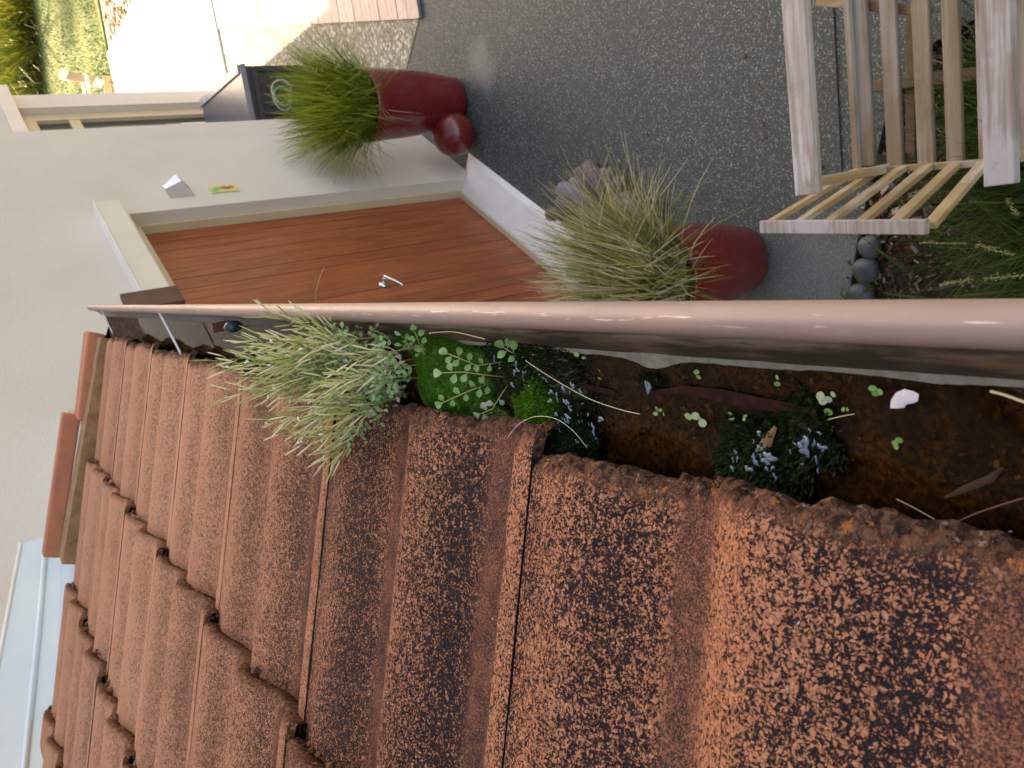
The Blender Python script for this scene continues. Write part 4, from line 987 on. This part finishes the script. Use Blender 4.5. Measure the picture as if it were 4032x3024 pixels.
# pale bittercress with seed pods
gb = 'seeding bittercress plants'
def cress(label, root, n, seed, L0, lean, spread, pink=.1):
    rc = random.Random(seed); e = empty('bittercress', root, label, 'plant', gb)
    bs, bp, bl, bf = MB(), MB(), MB(), MB()
    for i in range(n):
        t = rc.uniform(0, 6.283); p = Vector(root) + Vector((rc.gauss(0, .010), rc.gauss(0, .018), 0))
        ln = abs(rc.gauss(0, spread)); L = L0 * rc.uniform(.55, 1.1)
        d = (Vector((math.cos(t) * math.sin(ln), math.sin(t) * math.sin(ln), math.cos(ln))) + lean).normalized()
        pts = [p]; cur = p.copy(); seg = 8; dd = d.copy()
        for k in range(seg): dd = (dd + Vector((rc.gauss(0, .06), rc.gauss(0, .06), rc.gauss(0, .05) + .04))).normalized(); cur = cur + dd * L / seg; pts.append(cur.copy())
        col = rc.random(); bs.tube(pts, [.0007 * (1 - .5 * k / seg) for k in range(seg + 1)], 4, col)
        np_ = rc.randint(10, 17)
        for k in range(np_):
            f = .42 + .58 * k / np_; ff = f * seg; ii = min(int(ff), seg - 1); c = pts[ii].lerp(pts[ii + 1], ff - ii); tg = (pts[ii + 1] - pts[ii]).normalized()
            s1 = tg.orthogonal().normalized(); s2 = tg.cross(s1); th = k * 2.4 + rc.uniform(-.4, .4); o_ = s1 * math.cos(th) + s2 * math.sin(th)
            d1 = (tg * .75 + o_ * .75).normalized(); ped = c + d1 * .006; lp = rc.uniform(.011, .021); dv = (tg * 1.1 + o_ * .45).normalized()
            ca = min(1, max(0, .35 + rc.gauss(0, .28)))
            bp.tube([c, ped], .00028, 3, .3, caps=False); bp.tube([ped, ped + dv * lp * .2, ped + dv * lp * .8, ped + dv * lp], [.0003, .00075, .00070, .00015], 4, ca, caps=False)
        if rc.random() < .4:
            c = pts[-1]
            for k in range(3):
                dv = Vector((rc.gauss(0, 1), rc.gauss(0, 1), rc.gauss(0, 1))).normalized(); bf.tube([c, c + dv * .0022], [.0004, .0009], 4, 1.0)
        nl = rc.randint(5, 9)
        for k in range(nl):
            f = rc.uniform(.05, .6) * seg; ii = min(int(f), seg - 1); c = pts[ii].lerp(pts[ii + 1], f - ii)
            dv = Vector((rc.gauss(0, 1), rc.gauss(0, 1), rc.gauss(.2, .6))).normalized(); lf = rc.uniform(.009, .02)
            bs.tube([c, c + dv * lf], .0003, 3, .2, caps=False)
            for j in range(5):
                cc_ = c + dv * lf * (.3 + .7 * (j // 2) / 2.0); sd_ = dv.orthogonal().normalized() * (1 if j % 2 else -1); dl = (sd_ + dv * .4) if j < 4 else dv
                leaf(bl, cc_, dl, (CAM - c).normalized() + Vector((rc.gauss(0, .5), rc.gauss(0, .5), 0)), rc.uniform(.004, .0068), .0019, 1.0 if rc.random() < pink else rc.uniform(.15, .8), n=5)
    for b_, nm_, mt in ((bs, 'stems', G_STEM), (bp, 'seed_pods', G_POD), (bl, 'leaves', G_LEAF)): b_.build(nm_, mt, e, kind='stuff')
    if bf.v: bf.build('flowers', mat_simple('white_petal', (.85, .85, .82), .5), e, kind='stuff')
RT = lambda px, py: at(px, py, ZW + .002)
cress('dense bittercress plant with straw-coloured seed pods leaning over the tiles', RT(1540, 1490), 13, 61, .105, Vector((-.22, .05, .4)), .42)
cress('tall bittercress plant at the centre of the gutter, pods pointing left', RT(1450, 1430), 16, 62, .125, Vector((.0, .05, .5)), .36, .2)
cress('bittercress plant leaning out over the gutter lip toward the door', RT(1470, 1385), 10, 63, .110, Vector((.22, .12, .5)), .36)
cress('young bittercress plant with pods over the pink gutter bead', RT(1640, 1400), 5, 64, .085, Vector((.30, -.02, .5)), .30)
cress('small bittercress rooted in the eave tile crevice with drooping pods', RT(1560, 1600) + Vector((-.012, 0, .012)), 3, 65, .060, Vector((-.55, .0, .35)), .3)
# low leafy base of the clump
tussock('thin_grass_tuft', RT(1120, 1440), 60, .02, .075, .95, G_THIN, 'fine dark green grass tuft in the far part of the gutter', 71, .0007, 0, 1)
tussock('thin_grass_tuft', RT(1330, 1400), 40, .02, .09, .9, G_THIN, 'bright fine grass growing behind the bittercress', 72, .0008, .3, 1)
b = MB(); q = at(920, 1285, H - .274); b.lathe([(.002, -.012), (.006, -.008), (.0085, 0), (.007, .008), (.002, .013)], q, 14); tag(b.build('seed_capsule', mat_simple('teal_capsule', (.012, .035, .04), .3), smooth=True), 'dark teal bulb caught under the gutter lip', 'bulb')
# seedlings floating on the water
gs = 'tiny seedlings on the gutter water'
def seedling(px, py, ln, lb, a_=.2):
    e = empty('seedling', at(px, py, ZW), lb, 'seedling', gs)
    for (dx, dy, r) in ln:
        b = MB(); c = at(px + dx, py + dy, ZW + .0015); k = r * .000098; t0 = SR.uniform(0, 6)
        b.poly([c + Vector((math.cos(t0 + t) * k, math.sin(t0 + t) * k * 1.15, .0006 * math.sin(t))) for t in [i * .628 for i in range(10)]], min(1, max(0, a_ + SR.uniform(-.15, .15)))); b.build('leaf', G_LEAF, e)
seedling(2585, 1615, ((0, -8, 12), (15, 0, 10), (-4, 14, 12), (28, 16, 10), (0, 0, 9)), 'four-leaved seedling left of the paired round leaves')
seedling(2720, 1640, ((-10, 0, 22), (18, -2, 22), (34, 8, 12), (46, 26, 22)), 'cluster of round pale leaves in mid gutter', .45)
seedling(2875, 1640, ((0, -12, 11), (6, 8, 11)), 'pair of tiny leaves right of the round cluster')
seedling(2742, 1475, ((0, -10, 13), (8, 10, 13)), 'pair of leaves on the grey silt patch', .15)
seedling(2930, 1650, ((0, 0, 10), (4, -12, 8)), 'tiny seedling above the beaded moss')
seedling(3060, 1500, ((0, -14, 12), (0, 12, 12)), 'two-leaved seedling close to the grey scum line', .15)
seedling(3230, 1565, ((0, -6, 20), (10, 10, 22), (30, 8, 16), (50, -12, 14)), 'pale round-leaved seedling above the maroon leaf tip', .6)
seedling(3262, 1622, ((0, 0, 18),), 'single green heart leaf under the maroon leaf tip', .1)
seedling(3328, 1612, ((-8, 0, 9), (8, 0, 9)), 'smallest leaf pair right of the heart leaf', .05)
seedling(3450, 1535, ((-14, -5, 15), (14, 8, 15), (-4, 16, 12)), 'three-leaved seedling beside the white patch', .15)
seedling(3528, 1745, ((-4, -2, 11), (12, -12, 14), (0, 14, 13)), 'three round lime leaves alone below the white patch', .02)
seedling(2275, 1395, ((-5, 0, 18), (22, 14, 10)), 'small leaf seedling on the scum line by the straw tip')
seedling(2360, 1490, ((0, 0, 10), (0, -30, 8)), 'tiny seedling beside the straw')
b = MB(); rl = random.Random(88)
for k in range(5200):
    y = rl.uniform(-.05, 1.3) if k % 3 else rl.uniform(-.05, .45); x = rl.uniform(-.19, -.082); p = Vector((x, y, H - .3005 + rl.uniform(0, .0024)))
    d = Vector((rl.gauss(0, 1), rl.gauss(0, 1), rl.gauss(0, .2))).normalized(); L = rl.uniform(.0007, .0032)
    if rl.random() < .06: L *= 2.5
    if noise.noise(Vector((x * 25, y * 25, 5))) < -.15: continue
    b.bar(p - d * L / 2, p + d * L / 2, L * rl.uniform(.2, .7), .0006, Vector((rl.gauss(0, .3), rl.gauss(0, .3), 1)), rl.random() ** 1.6)
o = b.build('gutter_litter', mat_attr('litter', [(0, (.014, .008, .005)), (.5, (.07, .034, .016)), (.9, (.17, .09, .045)), (1, (.32, .24, .15))], .8, .2, 0), kind='stuff'); tag(o, 'fine brown litter strewn over the silt in the gutter', 'litter')
# straw, hair, submerged leaf, pale patch, twigs
def thread(name, pts, r, mat, label, cat):
    P = [at(x, y, ZW + z) for (x, y, z) in pts]; Q = []
    n = len(P)
    for i in range(n - 1):
        p0 = P[max(i - 1, 0)]; p1 = P[i]; p2 = P[i + 1]; p3 = P[min(i + 2, n - 1)]
        for k in range(6):
            t = k / 6; Q.append(.5 * ((2 * p1) + (p2 - p0) * t + (2 * p0 - 5 * p1 + 4 * p2 - p3) * t * t + (3 * p1 - p0 - 3 * p2 + p3) * t ** 3))
    Q.append(P[-1]); b = MB(); b.tube(Q, r, 5); o = b.build(name, mat, smooth=True); return tag(o, label, cat)
thread('straw', [(2070, 1420, .010), (2160, 1480, .010), (2310, 1565, .007), (2440, 1612, .003), (2520, 1630, .000)], .0003, M_STRAW, 'pale dry straw lying slantwise across the gutter water', 'straw')
thread('hair', [(1998, 1725, .020), (2040, 1672, .022), (2110, 1640, .024), (2190, 1650, .024), (2260, 1700, .022), (2310, 1762, .018)], .00015, M_HAIR, 'thin white hair arching over the tile gap', 'hair')
thread('twig', [(3530, 1965, .001), (3600, 2000, .002), (3680, 2045, .004)], .00016, M_STRAW, 'thin pale twig at the tile edge near the right of the photo', 'twig')
thread('twig', [(1690, 1312, .012), (1780, 1306, .013), (1870, 1325, .012), (1910, 1335, .010)], .0004, M_STRAW, 'curved pale grass stalk under the gutter bead above the moss', 'twig')
thread('twig', [(3250, 1655, .001), (3310, 1640, .002), (3365, 1630, .001)], .0002, M_STRAW, 'short straw fibre by the heart leaf seedling', 'twig')
thread('twig', [(3740, 2070, .002), (3850, 2020, .002), (4032, 1960, .003)], .0004, M_BROWN, 'dark thin twig lying along the tile edge at the right', 'twig')
thread('twig', [(3900, 1540, .002), (3960, 1556, .002), (4040, 1585, .002)], .0006, M_STRAW, 'yellowish stalk on the scum line at the right edge', 'twig')
def ribbon(name, pts, ws, mat, label, cat, z=0.0):
    b = MB(); P = [at(x, y, ZW + zz) for (x, y, zz) in pts]; prev = None
    for i, p in enumerate(P):
        d = (P[min(i + 1, len(P) - 1)] - P[max(i - 1, 0)]).normalized(); s_ = d.cross(UP).normalized() * ws[i]
        cur = (b.vert(p - s_), b.vert(p + UP * .0006), b.vert(p + s_))
        if prev: b.face((prev[0], prev[1], cur[1], cur[0])); b.face((prev[1], prev[2], cur[2], cur[1]))
        prev = cur
    return tag(b.build(name, mat, smooth=True), label, cat)
ribbon('fallen_leaf', [(2560, 1545, .0012), (2700, 1535, .0012), (2850, 1560, .0012), (3000, 1590, .0012), (3120, 1610, .0012), (3215, 1625, .0012)], [.0008, .0024, .0034, .0030, .0026, .0014], M_MAROON, 'long maroon leaf blade lying in the gutter water', 'leaf')
ribbon('fallen_leaf', [(2250, 1525, .001), (2330, 1528, .001), (2420, 1545, .001)], [.0008, .002, .001], M_MAROON, 'short dark red leaf sliver near the straw', 'leaf')
ribbon('fallen_leaf', [(3720, 1960, .002), (3800, 1925, .002), (3900, 1885, .002), (3950, 1840, .002)], [.0006, .0014, .0016, .0004], mat_simple('tan_leaf', (.045, .03, .015), .9, .1, nscale=70, ncol=(.05, .03, .018)), 'curled tan leaf on the silt at the right of the gutter', 'leaf')
ribbon('fallen_leaf', [(2975, 1790, .003), (3020, 1740, .004), (3055, 1680, .003)], [.001, .003, .0008], mat_simple('amber_leaf', (.16, .075, .03), .5), 'small amber leaf stuck in the beaded moss', 'leaf')
b = MB(); pts = [(3505, 1608), (3508, 1575), (3528, 1546), (3560, 1532), (3596, 1540), (3618, 1552), (3614, 1580), (3594, 1588), (3570, 1592), (3560, 1606), (3535, 1608)]  # pale, slightly domed patch laid on the water
P = [at(x, y, ZW + .0012) for x, y in pts]; c = sum(P, Vector()) / len(P) + UP * .0015; ci = b.vert(c); vi = [b.vert(p) for p in P]
for i in range(len(vi)): b.face((ci, vi[(i + 1) % len(vi)], vi[i]))
tag(b.build('pale_patch', M_PATCH, smooth=True), 'bright pearly patch with a ragged edge on the gutter water', 'flake')
print('objects', len(bpy.data.objects), 'tris', sum(len(o.data.polygons) * 2 for o in bpy.data.objects if o.type == 'MESH'))
